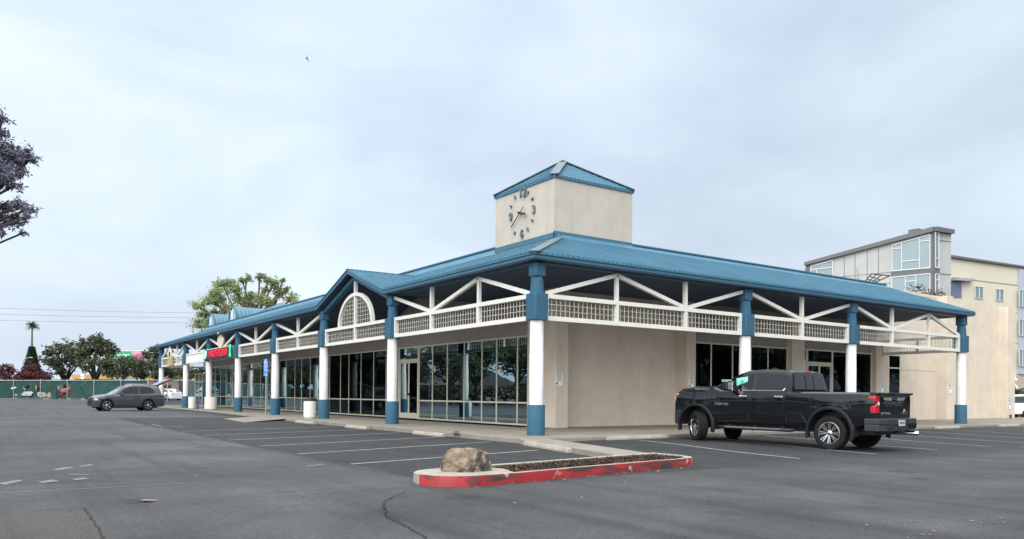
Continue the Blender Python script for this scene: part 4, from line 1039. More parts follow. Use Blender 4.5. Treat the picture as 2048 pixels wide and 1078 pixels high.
TPAINT = mat('black_metallic_paint', (.0045, .0055, .007), .08, metal=0, var=.05, scale=60, spec=.4, coat=.25)
def truck():
    T = empty('pickup_truck', 'large black four-door pickup truck parked crookedly with front wheels turned, facing the shops', 'pickup truck', (5.167, -6.983, .0), R_(95))
    T.rotation_euler = (0, R_(-.45), R_(95))
    TZ = [(-1.2, 1.49), (1.12, 1.50), (1.18, 1.50), (3.35, 1.52), (3.62, 1.61), (4.3, 1.60), (4.8, 1.54), (5.02, 1.43), (5.06, 1.2)]
    HW = [(-1.2, .965), (-.9, 1.0), (4.3, 1.0), (4.8, .97), (5.06, .90)]
    WX = (0.0, 4.2); AR = .585; AZ = .47
    def zb(x):
        z = .60 if -0.8 < x < 4.9 else .66
        for w_ in WX:
            d = abs(x-w_)
            if d < AR: z = max(z, AZ+math.sqrt(AR*AR-d*d))
        return z
    def yb(x, z):
        h = lerp(HW, x); top = lerp(TZ, x)
        y = h-.045*max(0, (.85-z)/.3)
        if z > 1.28: y -= .035*((z-1.28)/.2)**1.5
        y += .012*math.exp(-((z-1.24)/.035)**2)
        for w_ in WX: y += .03*math.exp(-((x-w_)/.55)**2)*math.exp(-((z-1.05)/.2)**2)
        return y
    def sec(x):
        b = zb(x); t = lerp(TZ, x); zz = [b+(t-.05-b)*k/9 for k in range(10)]
        P = [(0, b), (yb(x, b)-.07, b)]+[(yb(x, z), z) for z in zz]
        P += [(yb(x, t)-.035, t-.012), (yb(x, t)-.10, t)]
        cr_ = .05 if x > 3.6 else (.0)
        P += [(.62, t+cr_*.8), (.45, t+cr_*.75), (0, t+cr_)]
        return P
    xs_ = sorted(set([round(q, 4) for q in lin(-1.16, 5.06, .16)+[w_+AR*math.cos(math.pi*k/22) for w_ in WX for k in range(23)]+[w_+s_*(AR+.004) for w_ in WX for s_ in (-1, 1)]+[1.12, 1.18, 3.35, 3.62, 4.95, 5.02, 5.06]]))
    shell(xs_, sec).build('body', TPAINT, T, smooth=32)
    # cab
    CZ = [(1.10, 1.50), (1.19, 2.02), (1.32, 2.075), (2.1, 2.105), (2.55, 2.085), (2.75, 2.02), (3.72, 1.60)]
    def yc(x, z): return .945-(z-1.48)/.62*.175
    def secc(x):
        t = lerp(CZ, x); zz = [1.44+(t-.05-1.44)*k/5 for k in range(6)] if t > 1.56 else [1.44+(t-1.44)*k/5 for k in range(6)]
        P = [(0, 1.44)]+[(yc(x, z)-(.08*max(0, (x-2.7))), z) for z in zz]; yt = P[-1][0]
        P += [(yt-.03, t-.012), (yt-.10, t), (.4, t+.012), (0, t+.015)]
        return P
    cab = shell(lin(1.10, 1.19, .03)+[1.25]+lin(1.32, 2.7, .12)+lin(2.75, 3.72, .12), secc).build('cab', TPAINT, T, smooth=30)
    for s_ in (1, -1):
        g1 = [(2.34, 1.535), (3.30, 1.535), (3.26, 1.60), (2.78, 1.905), (2.60, 1.975), (2.34, 1.99)]
        sidepanel('side_window', cab, CARGLASS, g1, lambda x, z: yc(x, z)-.08*max(0, x-2.7), s_, .006)
        sidepanel('side_window', cab, CARGLASS, [(1.40, 1.545), (2.22, 1.535), (2.22, 1.99), (1.62, 1.985), (1.40, 1.96)], yc, s_, .006)
        sidepanel('pillar_trim', cab, BLACK, [(2.225, 1.53), (2.335, 1.53), (2.335, 2.0), (2.225, 2.0)], yc, s_, .004)
        mb = MB(); mb.bar((1.36, s_*(yc(1, 1.51)+.018), 1.517), (3.15, s_*(yc(1, 1.51)+.018), 1.517), .02, .028); mb.bar((1.36, s_*(yc(1, 1.51)+.018), 1.517), (1.31, s_*(yc(1, 1.56)+.012), 1.58), .02, .028); mb.build('chrome_strip', CHROME, T)
    mb = MB(); mb.add([(1.095, y, z) if z < 1.7 else (1.162, y, z) for y, z in ((-.82, 1.56), (.82, 1.56), (.745, 1.96), (-.745, 1.96))], [(0, 1, 2, 3)]); mb.build('rear_window', CARGLASS, cab)
    mb = MB(); mb.bar((1.09, .22, 1.57), (1.157, .21, 1.95), .02, .02); mb.bar((1.09, -.22, 1.57), (1.157, -.21, 1.95), .02, .02); mb.build('window_divider', BLACK, cab)
    mb = MB(); mb.bar((1.20, -.16, 2.035), (1.20, .16, 2.035), .05, .03); mb.build('brake_light', REDLAMP, cab)
    mb = MB(); mb.add([(3.66, -.74, 1.645), (3.66, .74, 1.645), (2.80, .66, 2.018), (2.80, -.66, 2.018)], [(0, 1, 2, 3)]); mb.build('windshield', CARGLASS, cab)
    mb = MB(); yy = yc(2.75, 1.7)+.010; mb.add([(2.50, yy+.0, 1.60), (2.86, yy, 1.57), (2.90, yy-.03, 1.86), (2.54, yy-.055, 1.91)], [(0, 1, 2, 3)])
    ssd = mb.build('sunshade', mat('mint_sunshade', (.16, .52, .42), .15, var=.25, scale=9, coat=1), T)
    mb = MB(); mb.lathe([(.03, 0), (.045, 0), (.045, .004), (.03, .004), (.03, 0)], (2.70, yy-.012, 1.76), 14, axis='y'); mb.build('shade_mark', BLACK, ssd)
    mb = MB(); mb.prism_y([(2.05, 2.115), (2.30, 2.10), (2.42, 2.085), (2.36, 2.12), (2.26, 2.17), (2.20, 2.175)], -.025, .025); mb.build('roof_antenna', BLACK, T)
    for s_ in (1, -1):
        for (x0, x1, hx) in ((1.24, 2.37, 1.45), (2.42, 3.52, 2.56)):
            d = gridpanel('door', T, TPAINT, x0, x1, .66, 1.485, yb, s_, .007)
            mb = MB(); mb.bar((hx-.13, s_*(yb(hx, 1.34)+.04), 1.345), (hx+.13, s_*(yb(hx, 1.34)+.04), 1.35), .035, .05); mb.build('door_handle', CHROME, d, bevel=.01)
        gv = MB()
        for x in (1.205, 2.395, 3.55): gv.bar((x, s_*(yb(x, 1)+.004), .66), (x, s_*(yb(x, 1.4)-.02), 1.45), .012, .012, up=(0, 1, 0))
        gv.build('panel_gap', BLACK, T)
        mb = MB(); mb.prism_y([(.62, .66), (1.12, .66), (1.12, .93), (.80, .93)], *(sorted((s_*.96, s_*1.004)))); stp = mb.build('bed_step', TPAINT, T, bevel=.01)
        # wheel arch trims
        for w_ in WX:
            mb = MB(); vs = []; fs = []; K = 24; a0, a1 = -.30, math.pi+.30
            for i in range(K+1):
                a = a0+(a1-a0)*i/K
                for rr, yo in ((AR-.012, .93), (AR-.012, 1.045), (AR+.035, 1.05), (AR+.075, 1.02), (AR+.075, .95)):
                    vs.append((w_+rr*math.cos(a), s_*yo, AZ+rr*math.sin(a)))
            for i in range(K):
                for j in range(4): fs.append((i*5+j, i*5+j+1, (i+1)*5+j+1, (i+1)*5+j))
            mb.add(vs, fs); mb.build('wheel_arch_trim', mat('grey_black_trim', (.008, .010, .012), .6, var=.1, spec=.2), T, smooth=40)
            mb = MB(); mb.lathe([(AR-.01, -.30), (AR-.01, .0)], (w_, s_*.96 if s_ > 0 else -.66, AZ), 20, axis='y', a0=0, a1=math.pi); mb.build('wheel_well', BLACK, T)
        for w_ in WX: mb = MB(); mb.box(w_-.66, w_-.62, s_*.80 if s_ > 0 else -1.02, 1.02 if s_ > 0 else -.80, .37, .68); mb.build('mud_flap', BLACK, T)
        mb = MB(); mb.tube([(1.05, s_*.93, .46), (1.12, s_*1.06, .455), (3.28, s_*1.06, .455), (3.40, s_*.93, .46)], .045, 8)
        for x in (1.35, 2.2, 3.05): mb.bar((x, s_*.8, .58), (x, s_*1.04, .47), .06, .04)
        rbd = mb.build('running_board', BLACK, T, smooth=50)
        mb = MB(); mb.bar((1.35, s_*1.10, .475), (3.12, s_*1.10, .475), .02, .045); mb.build('chrome_strip', CHROME, rbd)
        # mirror
        mb = MB(); mb.box(2.86, 3.02, s_*1.10 if s_ > 0 else -1.36, 1.36 if s_ > 0 else -1.10, 1.50, 1.80); mr_ = mb.build('mirror', TPAINT, T, bevel=.04)
        mb = MB(); mb.bar((2.95, s_*.90, 1.57), (2.95, s_*1.14, 1.60), .08, .05); mb.bar((2.95, s_*.90, 1.52), (2.95, s_*1.12, 1.52), .10, .05); mb.build('mirror_arm', BLACK, mr_)
        mb = MB(); mb.box(2.87, 3.05, s_*1.11 if s_ > 0 else -1.372, 1.372 if s_ > 0 else -1.11, 1.745, 1.812); mb.box(2.845, 2.862, s_*1.10 if s_ > 0 else -1.14, 1.14 if s_ > 0 else -1.10, 1.50, 1.76); mb.build('mirror_cap', CHROME, mr_, bevel=.01)
        mb = MB(); mb.add([(2.856, s_*1.15, 1.54), (2.856, s_*1.33, 1.54), (2.856, s_*1.33, 1.74), (2.856, s_*1.15, 1.74)], [(0, 1, 2, 3)]); mb.build('mirror_glass', ALLOY, mr_)
        # tail lamp: two red blocks joined by a clear reversing lamp
        ya, yb2 = .80, 1.0
        mb = MB()
        mb.prism_x([(s_*.785, 1.22), (s_*.785, 1.405), (s_*.99, 1.405), (s_*.995, 1.34), (s_*.90, 1.30), (s_*.90, 1.22)], -1.185, -1.10)
        mb.prism_y([(-1.18, 1.405), (-1.00, 1.405), (-1.02, 1.33), (-1.12, 1.31), (-1.18, 1.26)], *sorted((s_*.90, s_*.987)))
        mb.prism_x([(s_*.785, .975), (s_*.785, 1.18), (s_*.93, 1.20), (s_*.985, 1.14), (s_*.985, .985)], -1.185, -1.10)
        mb.prism_y([(-1.18, 1.17), (-1.10, 1.17), (-1.04, 1.12), (-1.06, .985), (-1.18, .985)], *sorted((s_*.90, s_*.983)))
        tl = mb.build('tail_lamp', REDLAMP, T, bevel=.008, loc=(0 if s_ > 0 else .075, 0, 0))
        mb = MB(); mb.prism_x([(s_*.79, 1.185), (s_*.79, 1.215), (s_*.90, 1.215), (s_*.93, 1.205)], -1.188, -1.10); mb.prism_x([(s_*.79, 1.18), (s_*.79, 1.26), (s_*.86, 1.26), (s_*.86, 1.18)], -1.19, -1.12); mb.build('reversing_lamp', mat('clear_lamp', (.65, .66, .66), .1, var=.1, coat=1), tl)
        mb = MB(); mb.box(4.90, 5.075, s_*.60 if s_ > 0 else -.90, .90 if s_ > 0 else -.60, 1.14, 1.33); hl = mb.build('headlight', mat('headlight_lens', (.5, .52, .54), .08, var=.1, coat=1), T, bevel=.02)
        mb = MB(); mb.prism_y([(4.89, 1.365), (5.01, 1.365), (4.99, 1.405), (4.89, 1.405)], *sorted((s_*.84, s_*.955))); mb.build('turn_signal', mat('amber_lens', (.85, .28, .05), .2, var=.1, coat=1), hl)
    for s_ in (1,):
        text('badge', '2500 HD', .10, CHROME, T, (3.30, yb(3.2, 1.1)+.016, 1.115), (-1, 0, 0), (0, 0, 1), .012, bold=.002, sx=1.3)
        text('badge', 'HIGH COUNTRY', .07, ALLOY, T, (4.02, yb(4, 1.5)-.0, 1.535), (-1, 0, 0), (0, .25, 1), .01, sx=1)
    # tailgate
    mb = MB(); mb.box(-1.185, -1.12, -.775, .775, .865, 1.42)
    tg = mb.build('tailgate', TPAINT, T, bevel=.02)
    mb = MB(); mb.prism_y([(-1.24, 1.49), (-1.24, 1.465), (-1.20, 1.432), (-1.05, 1.432), (-1.0, 1.5)], -.97, .97); mb.build('spoiler', TPAINT, tg, bevel=.008)
    mb = MB(); mb.prism_x([(-.62, 1.37), (.62, 1.37), (.52, 1.30), (.18, 1.29), (.14, 1.315), (-.14, 1.315), (-.18, 1.29), (-.52, 1.30)], -1.192, -1.180); mb.build('handle_recess', mat('grey_reflective_panel', (.16, .19, .19), .3, var=.1), tg)
    mb = MB(); mb.box(-1.205, -1.18, -.14, .14, 1.325, 1.385); mb.build('tailgate_handle', BLACK, tg, bevel=.01)
    text('embossed_lettering', 'CHEVROLET', .17, mat('gloss_black', (.03, .035, .04), .15, var=0, coat=1), tg, (-1.192, 0, 1.205), (0, -1, 0), (0, 0, 1), .014, bold=.003, sx=1.15)
    text('badge', 'SILVERADO', .085, ALLOY, tg, (-1.192, .45, .965), (0, -1, 0), (0, 0, 1), .01, sx=1.1)
    text('badge', 'HIGH COUNTRY', .04, ALLOY, tg, (-1.192, -.62, .965), (0, -1, 0), (0, 0, 1), .01)
    mb = MB(); mb.prism_x([(-.70, 1.0), (-.64, 1.05), (-.62, 1.03), (-.58, 1.08), (-.54, 1.0)], -1.195, -1.186); mb.build('mountain_emblem', ALLOY, tg)
    # bumpers
    DB = mat('dark_grey_bumper', (.016, .021, .025), .35, var=.08, coat=.3)
    mb = MB(); P = [(-1.40, -.80), (-1.40, -.42), (-1.37, -.34), (-1.37, .34), (-1.40, .42), (-1.40, .80), (-1.28, .99), (-.92, 1.03), (-.92, .90), (-1.12, .86), (-1.12, -.86), (-.92, -.90), (-.92, -1.03), (-1.28, -.99)]
    mb.prism(P, .70, .845); mb.prism([(x*.985 if x < -1.1 else x, y*.99) for x, y in P], .53, .698)
    rb_ = mb.build('rear_bumper', DB, T, bevel=.015)
    mb = MB()
    for s_ in (-1, 1): mb.box(-1.412, -1.36, *sorted((s_*.40, s_*.78)), .60, .72); mb.build('bumper_step', BLACK, rb_)
    mb = MB(); mb.box(-1.40, -1.378, -.16, .16, .66, .81); pl = mb.build('license_plate', mat('plate_face', (.42, .43, .43), .5, var=.05), T)
    text('plate_number', '8KTR204', .085, mat('plate_blue', (.02, .04, .2), .5, var=0), pl, (-1.403, 0, .735), (0, -1, 0), (0, 0, 1), .003, sx=.8)
    mb = MB(); mb.box(-1.46, -1.2, -.05, .05, .44, .53); mb.build('tow_hitch', BLACK, T)
    mb = MB(); mb.tube([(-.7, -.72, .46), (-1.1, -.80, .46)], .045, 10); mb.build('exhaust', BLACK, T)
    mb = MB(); mb.tube([(-1.1, -.80, .46), (-1.40, -.92, .45)], [.055, .06], 12); mb.build('exhaust_tip', CHROME, T, smooth=40)
    mb = MB(); P = [(5.16, -.6), (5.18, 0), (5.16, .6), (5.06, .92), (4.78, .995), (4.78, .85), (4.9, .8), (4.9, -.8), (4.78, -.85), (4.78, -.995), (5.06, -.92)]; mb.prism(P, .47, .90); mb.build('front_bumper', DB, T, bevel=.03)
    mb = MB(); mb.box(5.0, 5.09, -.62, .62, .93, 1.38); mb.build('grille', CHROME, T, bevel=.02)
    mb = MB(); mb.box(-1.0, 4.8, -.62, .62, .42, .98); mb.tube([(0, -.85, .43), (0, .85, .43)], .07, 10); mb.tube([(4.2, -.85, .43), (4.2, .85, .43)], .06, 10); mb.lathe([(.001, -.16), (.2, -.1), (.2, .1), (.001, .16)], (0, 0, .43), 14, axis='y'); mb.build('chassis', BLACK, T)
    for x, st in ((0, 0), (4.2, R_(-30))):
        for s_ in (1, -1): wheel(T, x, s_*.87, .435, .29, .285, st, 8, True, CHROME, s_)
    return T
truck()

def car(label, cat, loc, rz, D, paint, group=None):
    """D: dict of profile tables for a simple road car seen small in the picture"""
    C = empty(D.get('name', 'parked_car'), label, cat, loc, rz, group)
    TZ, HW, CZ = D['TZ'], D['HW'], D['CZ']; WX = (0, D['wb']); r = D['r']; AR = r+.06; ZB = D.get('zb', .30); belt = D['belt']
    def zb(x):
        z = ZB+.0
        for w_ in WX:
            d = abs(x-w_)
            if d < AR: z = max(z, r+math.sqrt(AR*AR-d*d))
        return z
    def yb(x, z):
        y = lerp(HW, x)-.05*max(0, (.55-z)/.3)-.05*max(0, (z-.85)/.3)
        return y+.015*math.exp(-((z-.80)/.05)**2)
    def sec(x):
        b = zb(x); t = lerp(TZ, x); P = [(0, b), (yb(x, b)-.05, b)]+[(yb(x, b+(t-.06-b)*k/6), b+(t-.06-b)*k/6) for k in range(7)]
        return P+[(yb(x, t)-.03, t-.02), (yb(x, t)-.10, t), (.4, t+.03), (0, t+.04)]
    X0, X1 = TZ[0][0], TZ[-1][0]
    xs_ = sorted(set(round(q, 4) for q in lin(X0, X1, .18)+[w_+AR*math.cos(math.pi*k/14) for w_ in WX for k in range(15)]+[w_+s_*(AR+.005) for w_ in WX for s_ in (-1, 1)]+[a for a, _ in TZ]))
    shell(xs_, sec).build('body', paint, C, smooth=35)
    rw, bw = D['rw'], D['bw']; zr = max(z for _, z in CZ)
    def yc(x, z): return bw-(z-belt)/(zr-belt)*(bw-rw)
    def secc(x):
        t = lerp(CZ, x); zz = [belt-.03+(t-.04-belt+.03)*k/4 for k in range(5)] if t > belt+.05 else [belt-.03+(t-belt+.03)*k/4 for k in range(5)]
        P = [(0, belt-.03)]+[(yc(x, z), z) for z in zz]; yt = P[-1][0]
        return P+[(yt-.04, t-.008), (yt-.12, t), (.3, t+.015), (0, t+.02)]
    cxs = sorted(set(round(q, 4) for q in lin(CZ[0][0], CZ[-1][0], .15)+[a for a, _ in CZ]))
    cab = shell(cxs, secc).build('cabin', paint, C, smooth=35)
    for s_ in (1, -1):
        for gpts in D['glass']: sidepanel('side_window', cab, CARGLASS, gpts, yc, s_, .008)
        for x in D['seams']:
            mb = MB(); mb.bar((x, s_*(yb(x, .6)+.004), ZB+.12), (x, s_*(yb(x, .9)+.002), belt-.03), .012, .010, up=(0, 1, 0)); mb.build('door_seam', BLACK, C)
        mb = MB()
        for hx in D['handles']: mb.bar((hx-.09, s_*(yb(hx, .86)+.02), belt-.13), (hx+.09, s_*(yb(hx, .86)+.02), belt-.125), .025, .03)
        mb.build('door_handle', paint, C)
        mx_ = D['mirror']; mb = MB(); mb.box(mx_-.06, mx_+.1, *sorted((s_*(bw), s_*(bw+.2))), belt+.0, belt+.13); mb.build('mirror', paint, C, bevel=.03)
        mb = MB(); mb.bar((D['wb']-AR-.05, s_*(yb(1, .3)+.0), ZB+.03), (AR+.05, s_*(yb(1, .3)), ZB+.03), .05, .10); mb.build('sill_trim', BLACK, C)
        tz = D['tail'][1]; tx = D['tail'][0]; mb = MB(); mb.box(tx, tx+.28, *sorted((s_*.58, s_*(lerp(HW, tx)+.0))), tz-.07, tz+.08); mb.build('tail_lamp', REDLAMP, C, bevel=.02)
        hx, hz = D['head']; mb = MB(); mb.box(hx-.35, hx, *sorted((s_*.50, s_*(lerp(HW, hx-.2)+.004))), hz-.06, hz+.07); mb.build('headlight', mat('car_headlight_lens', (.6, .62, .64), .1, var=.05, coat=1), C, bevel=.02)
        for w_ in WX: 
            mb = MB(); mb.lathe([(AR+.03, 0), (AR-.01, 0)], (w_, s_*(lerp(HW, w_)-.012), r), 20, axis='y', a0=-.2, a1=math.pi+.2)
            if D.get('trim'): mb.build('wheel_arch_trim', BLACK, C)
            wheel(C, w_, s_*(lerp(HW, w_)-.14), r, .22, r*.66, 0, 5, False, ALLOY, s_)
    mb = MB(); mb.add([(x, y, z) for x, y, z in D['wind']], [(0, 1, 2, 3)]); mb.build('windshield', CARGLASS, cab)
    if 'rearw' in D: mb = MB(); mb.add(D['rearw'], [(0, 1, 2, 3)]); mb.build('rear_window', CARGLASS, cab)
    mb = MB(); mb.box(-.7, D['wb']+.6, -.55, .55, ZB-.08, .7); mb.build('chassis', BLACK, C)
    mb = MB(); x = TZ[-1][0]; mb.box(x-.05, x+.015, -.5, .5, .35, .62); mb.build('grille', BLACK, C)
    return C
SUVD = dict(wb=2.66, r=.365, belt=1.02, TZ=[(-.98, .62), (-.95, 1.0), (-.8, 1.10), (2.0, 1.06), (2.5, 1.04), (3.15, .95), (3.42, .84), (3.52, .60)], HW=[(-.98, .80), (-.6, .90), (2.8, .91), (3.3, .82), (3.56, .62)],
    CZ=[(-.90, 1.05), (-.78, 1.50), (-.66, 1.60), (.2, 1.68), (1.0, 1.67), (1.40, 1.58), (2.36, 1.04)], rw=.62, bw=.86, zb=.27,
    glass=[[(.62, 1.06), (1.98, 1.06), (1.50, 1.42), (1.22, 1.54), (.62, 1.57)], [(-.40, 1.14), (.58, 1.07), (.58, 1.57), (-.12, 1.53), (-.42, 1.32)]], seams=(.60, 1.72, -.35), handles=(.78, -.12), mirror=1.72, tail=(-.98, .98), head=(3.42, .72),
    wind=[(2.26, -.70, 1.075), (2.26, .70, 1.075), (1.46, .58, 1.585), (1.46, -.58, 1.585)], trim=True, name='parked_suv')
GREYP = mat('graphite_paint', (.070, .078, .090), .28, metal=.5, var=.05, coat=1)
suv = car('dark grey SUV with its rear hatch raised, parked beside the far end column', 'suv', (-4.52, 38.35, .118), R_(187), SUVD, GREYP)
mb = MB(); mb.prism_y([(-.62, 1.62), (-.60, 1.69), (-1.15, 1.95), (-1.75, 2.12), (-1.80, 2.04), (-1.2, 1.82)], -.60, .60); ht = mb.build('tailgate', GREYP, suv, bevel=.03); suv.scale = (.95, .95, 1.03)
mb = MB(); mb.prism_y([(-.78, 1.665), (-.8, 1.64), (-1.2, 1.80), (-1.22, 1.84)], -.5, .5); mb.build('tailgate_glass', CARGLASS, ht)
mb = MB()
for s_ in (-1, 1): mb.box(-1.42, -1.22, *sorted((s_*.40, s_*.61)), 1.86, 1.97)
mb.build('tail_lamp', REDLAMP, ht)
mb = MB()
for s_ in (-1, 1): mb.tube([(-.80, s_*.55, 1.2), (-1.05, s_*.55, 1.78)], .015, 6); mb.build('gas_strut', STEEL, ht)
mb = MB()
for s_ in (-1, 1): mb.tube([(-.3, s_*.58, 1.66), (-.2, s_*.58, 1.71), (1.0, s_*.58, 1.72), (1.15, s_*.58, 1.66)], .018, 6)
mb.build('roof_rail', STEEL, suv)
WHITEP = mat('white_car_paint', (.72, .73, .75), .25, var=.03, coat=1)
REDP = mat('red_car_paint', (.28, .025, .035), .3, var=.03, coat=1)
SEDD = dict(wb=2.7, r=.33, belt=.94, TZ=[(-1.05, .60), (-1.0, .92), (-.3, .98), (2.2, .94), (3.2, .80), (3.55, .68), (3.6, .5)], HW=[(-1.05, .78), (-.6, .88), (2.8, .89), (3.3, .80), (3.6, .6)],
    CZ=[(-.62, .96), (.15, 1.36), (.5, 1.43), (1.1, 1.43), (1.4, 1.36), (2.2, .95)], rw=.60, bw=.83, zb=.22,
    glass=[[(.62, .99), (1.85, .99), (1.30, 1.33), (.62, 1.37)], [(-.30, 1.0), (.58, .99), (.58, 1.37), (.25, 1.33)]], seams=(.60, 1.6, -.3), handles=(.75, -.15), mirror=1.62, tail=(-1.05, .82), head=(3.45, .66),
    wind=[(2.12, -.68, 1.01), (2.12, .68, 1.01), (1.42, .56, 1.365), (1.42, -.56, 1.365)], rearw=[(-.56, -.66, 1.01), (-.56, .66, 1.01), (.12, .56, 1.355), (.12, -.56, 1.355)])
VAND = dict(wb=3.3, r=.38, belt=1.22, TZ=[(-1.3, .60), (-1.28, 1.15), (-.9, 1.24), (2.6, 1.22), (3.0, 1.20), (3.9, 1.12), (4.15, 1.0), (4.2, .6)], HW=[(-1.3, .92), (-.6, .98), (3.6, .98), (4.2, .86)],
    CZ=[(-1.26, 1.24), (-1.15, 1.80), (-1.0, 1.88), (0, 1.93), (1.8, 1.92), (2.1, 1.85), (2.85, 1.22)], rw=.78, bw=.95, zb=.42,
    glass=[[(1.40, 1.27), (2.50, 1.27), (2.02, 1.72), (1.40, 1.80)], [(.30, 1.27), (1.30, 1.27), (1.30, 1.80), (.30, 1.80)], [(-1.02, 1.27), (.12, 1.27), (.12, 1.80), (-.98, 1.78)]], seams=(.2, 1.35, 2.5), handles=(.42, 1.5), mirror=2.4, tail=(-1.3, 1.1), head=(4.1, .9),
    wind=[(2.78, -.78, 1.27), (2.78, .78, 1.27), (2.12, .70, 1.83), (2.12, -.70, 1.83)], name='parked_suv')
P = at(2022, 836, 60); 
fdir = Vector((_r.x, _r.y, 0)); lx = P+fdir*1.3+Vector((_f.x, _f.y, 0))*1.0
car('white SUV cut off by the right edge of the photo, beyond the far pier', 'suv', (lx.x, lx.y, gz(lx.x, lx.y)), math.atan2(fdir.y, fdir.x), VAND, WHITEP)
P = at(2000, 820, 78); o = car('white SUV glimpsed between the far pier and the palm, behind the nearer white SUV', 'suv', (P.x, P.y, .95), math.atan2(fdir.y, fdir.x)+math.pi, VAND, WHITEP)
for px, D_, rzz, pt, lab in ((346, 98, 1.9, WHITEP, 'white sedan seen under the canopy between the last two columns'), (337, 112, 1.2, WHITEP, 'second white sedan, behind and left of the sedan seen between the last two columns'), (128, 104, .15, REDP, 'red car seen through a tear in the green fence fabric'), (20, 106, .2, WHITEP, 'white sedan behind the left end of the green fence')):
    P = at(px, 800, D_); car(lab, 'car', (P.x, P.y, gz(P.x, P.y)), rzz, SEDD, pt)

# ------------------------------------------------------------------ trees
BARK = mat('bark', (.085, .070, .060), .95, var=.35, scale=5, bump=.6, bscale=12, streak=.3)
BARKD = mat('dark_bark', (.030, .026, .026), .95, var=.3, scale=5)
def tree(name, label, cat, base, clusters, leaf, n, lm, bark=BARK, fork=.45, tr=.25, parent_group=None, droop=0, limb=.35, lw=.5, spread=.14):
    """clusters: (centre Vector, radius). trunk rises to a fork, limbs reach into every cluster"""
    T = empty(name, label, cat, base, 0, parent_group); base = Vector(base)
    top = sum((c for c, r in clusters), Vector())/len(clusters); fk = Vector((base.x+(top.x-base.x)*.4, base.y+(top.y-base.y)*.4, base.z+(top.z-base.z)*fork))-base
    mb = MB(); mb.tube([(0, 0, -.2), fk*.35+Vector((random.uniform(-.1, .1), 0, 0)), fk*.75, fk], [tr*1.3, tr, tr*.85, tr*.75], 9)
    for c, r in clusters:
        e_ = c-base; md = fk+(e_-fk)*.5+Vector((random.uniform(-1, 1), random.uniform(-1, 1), random.uniform(.0, .6)))*(e_-fk).length*.12
        mb.tube([fk-Vector((0, 0, tr)), fk+(md-fk)*.5, md, e_], [tr*limb*1.5, tr*limb*1.1, tr*limb*.7, tr*limb*.25], 6)
        for _ in range(3):
            d = Vector((random.gauss(0, 1), random.gauss(0, 1), random.gauss(.2, .8))).normalized()*r*.85
            mb.tube([md+(e_-md)*.5, e_+d*.5, e_+d], [tr*limb*.35, tr*limb*.2, tr*limb*.08], 4, cap=False)
    mb.build('trunk', bark, T, smooth=60)
    vs = []; fs = []; tn = []; tot = sum(r*r for c, r in clusters)
    for c, r in clusters:
        k = int(n*r*r/tot); e_ = c-base; ct = random.uniform(-.25, .25)
        subs = [e_+Vector((random.gauss(0, 1), random.gauss(0, 1), random.gauss(0, .75)))*r*.52 for _ in range(max(5, k//16))]
        for i in range(k):
            s_ = random.choice(subs); p = s_+Vector((random.gauss(0, 1), random.gauss(0, 1), random.gauss(0, .8)))*r*spread
            a = Vector((random.gauss(0, 1), random.gauss(0, 1), random.gauss(0, .7)-droop)).normalized(); q = a.cross(Vector((random.gauss(0, 1), random.gauss(0, 1), random.gauss(0, 1)))).normalized()
            l_ = leaf*random.uniform(.6, 1.3); o_ = len(vs)
            vs += [tuple(p), tuple(p+a*l_*.5+q*l_*lw*.5), tuple(p+a*l_), tuple(p+a*l_*.5-q*l_*lw*.5)]; fs.append((o_, o_+1, o_+2, o_+3)); tn.append(min(1, max(0, .5+ct+random.gauss(0, .22))))
    leafmesh('crown', vs, fs, tn, lm, T)
    return T
def px_clusters(lst, D, jit=2.0):
    return [(at(x, y, D+random.uniform(-jit, jit)), r*D/FPX) for x, y, r in lst]
LEAF_BIG = leafmat('pale_green_leaves', (.13, .17, .07), (.42, .50, .27), .6, .4)
LEAF_DK = leafmat('dark_green_leaves', (.022, .034, .018), (.11, .13, .07), .6, .25)
LEAF_RED = leafmat('maroon_leaves', (.035, .012, .014), (.16, .055, .055), .6, .25)
LEAF_GB = leafmat('veil_tinted_leaves', (.095, .095, .13), (.26, .26, .33), .6, .2)  # bluish veil of lens glare is put into this leaf colour
random.seed(21)
bt = at(497, 800, 95)
tree('shade_tree', 'big pale green tree with bare pruned limbs rising behind the far left roof', 'tree', (bt.x, bt.y, .3),
     px_clusters([(397, 610, 11), (408, 628, 12), (398, 650, 13), (420, 600, 13), (432, 586, 12), (445, 570, 13), (458, 565, 11), (470, 578, 12), (484, 560, 8), (494, 556, 7), (520, 553, 8), (535, 560, 10), (548, 566, 9), (565, 562, 6), (560, 585, 12), (573, 578, 7), (583, 598, 11), (592, 606, 7), (440, 600, 14), (455, 620, 14), (430, 625, 10), (480, 600, 12), (475, 625, 13), (502, 592, 11), (500, 612, 13), (520, 600, 12), (530, 580, 9), (540, 605, 12), (415, 645, 12)], 95, 3), .23, 17000, LEAF_BIG, BARK, .60, .55, limb=.38, lw=.7, spread=.24)
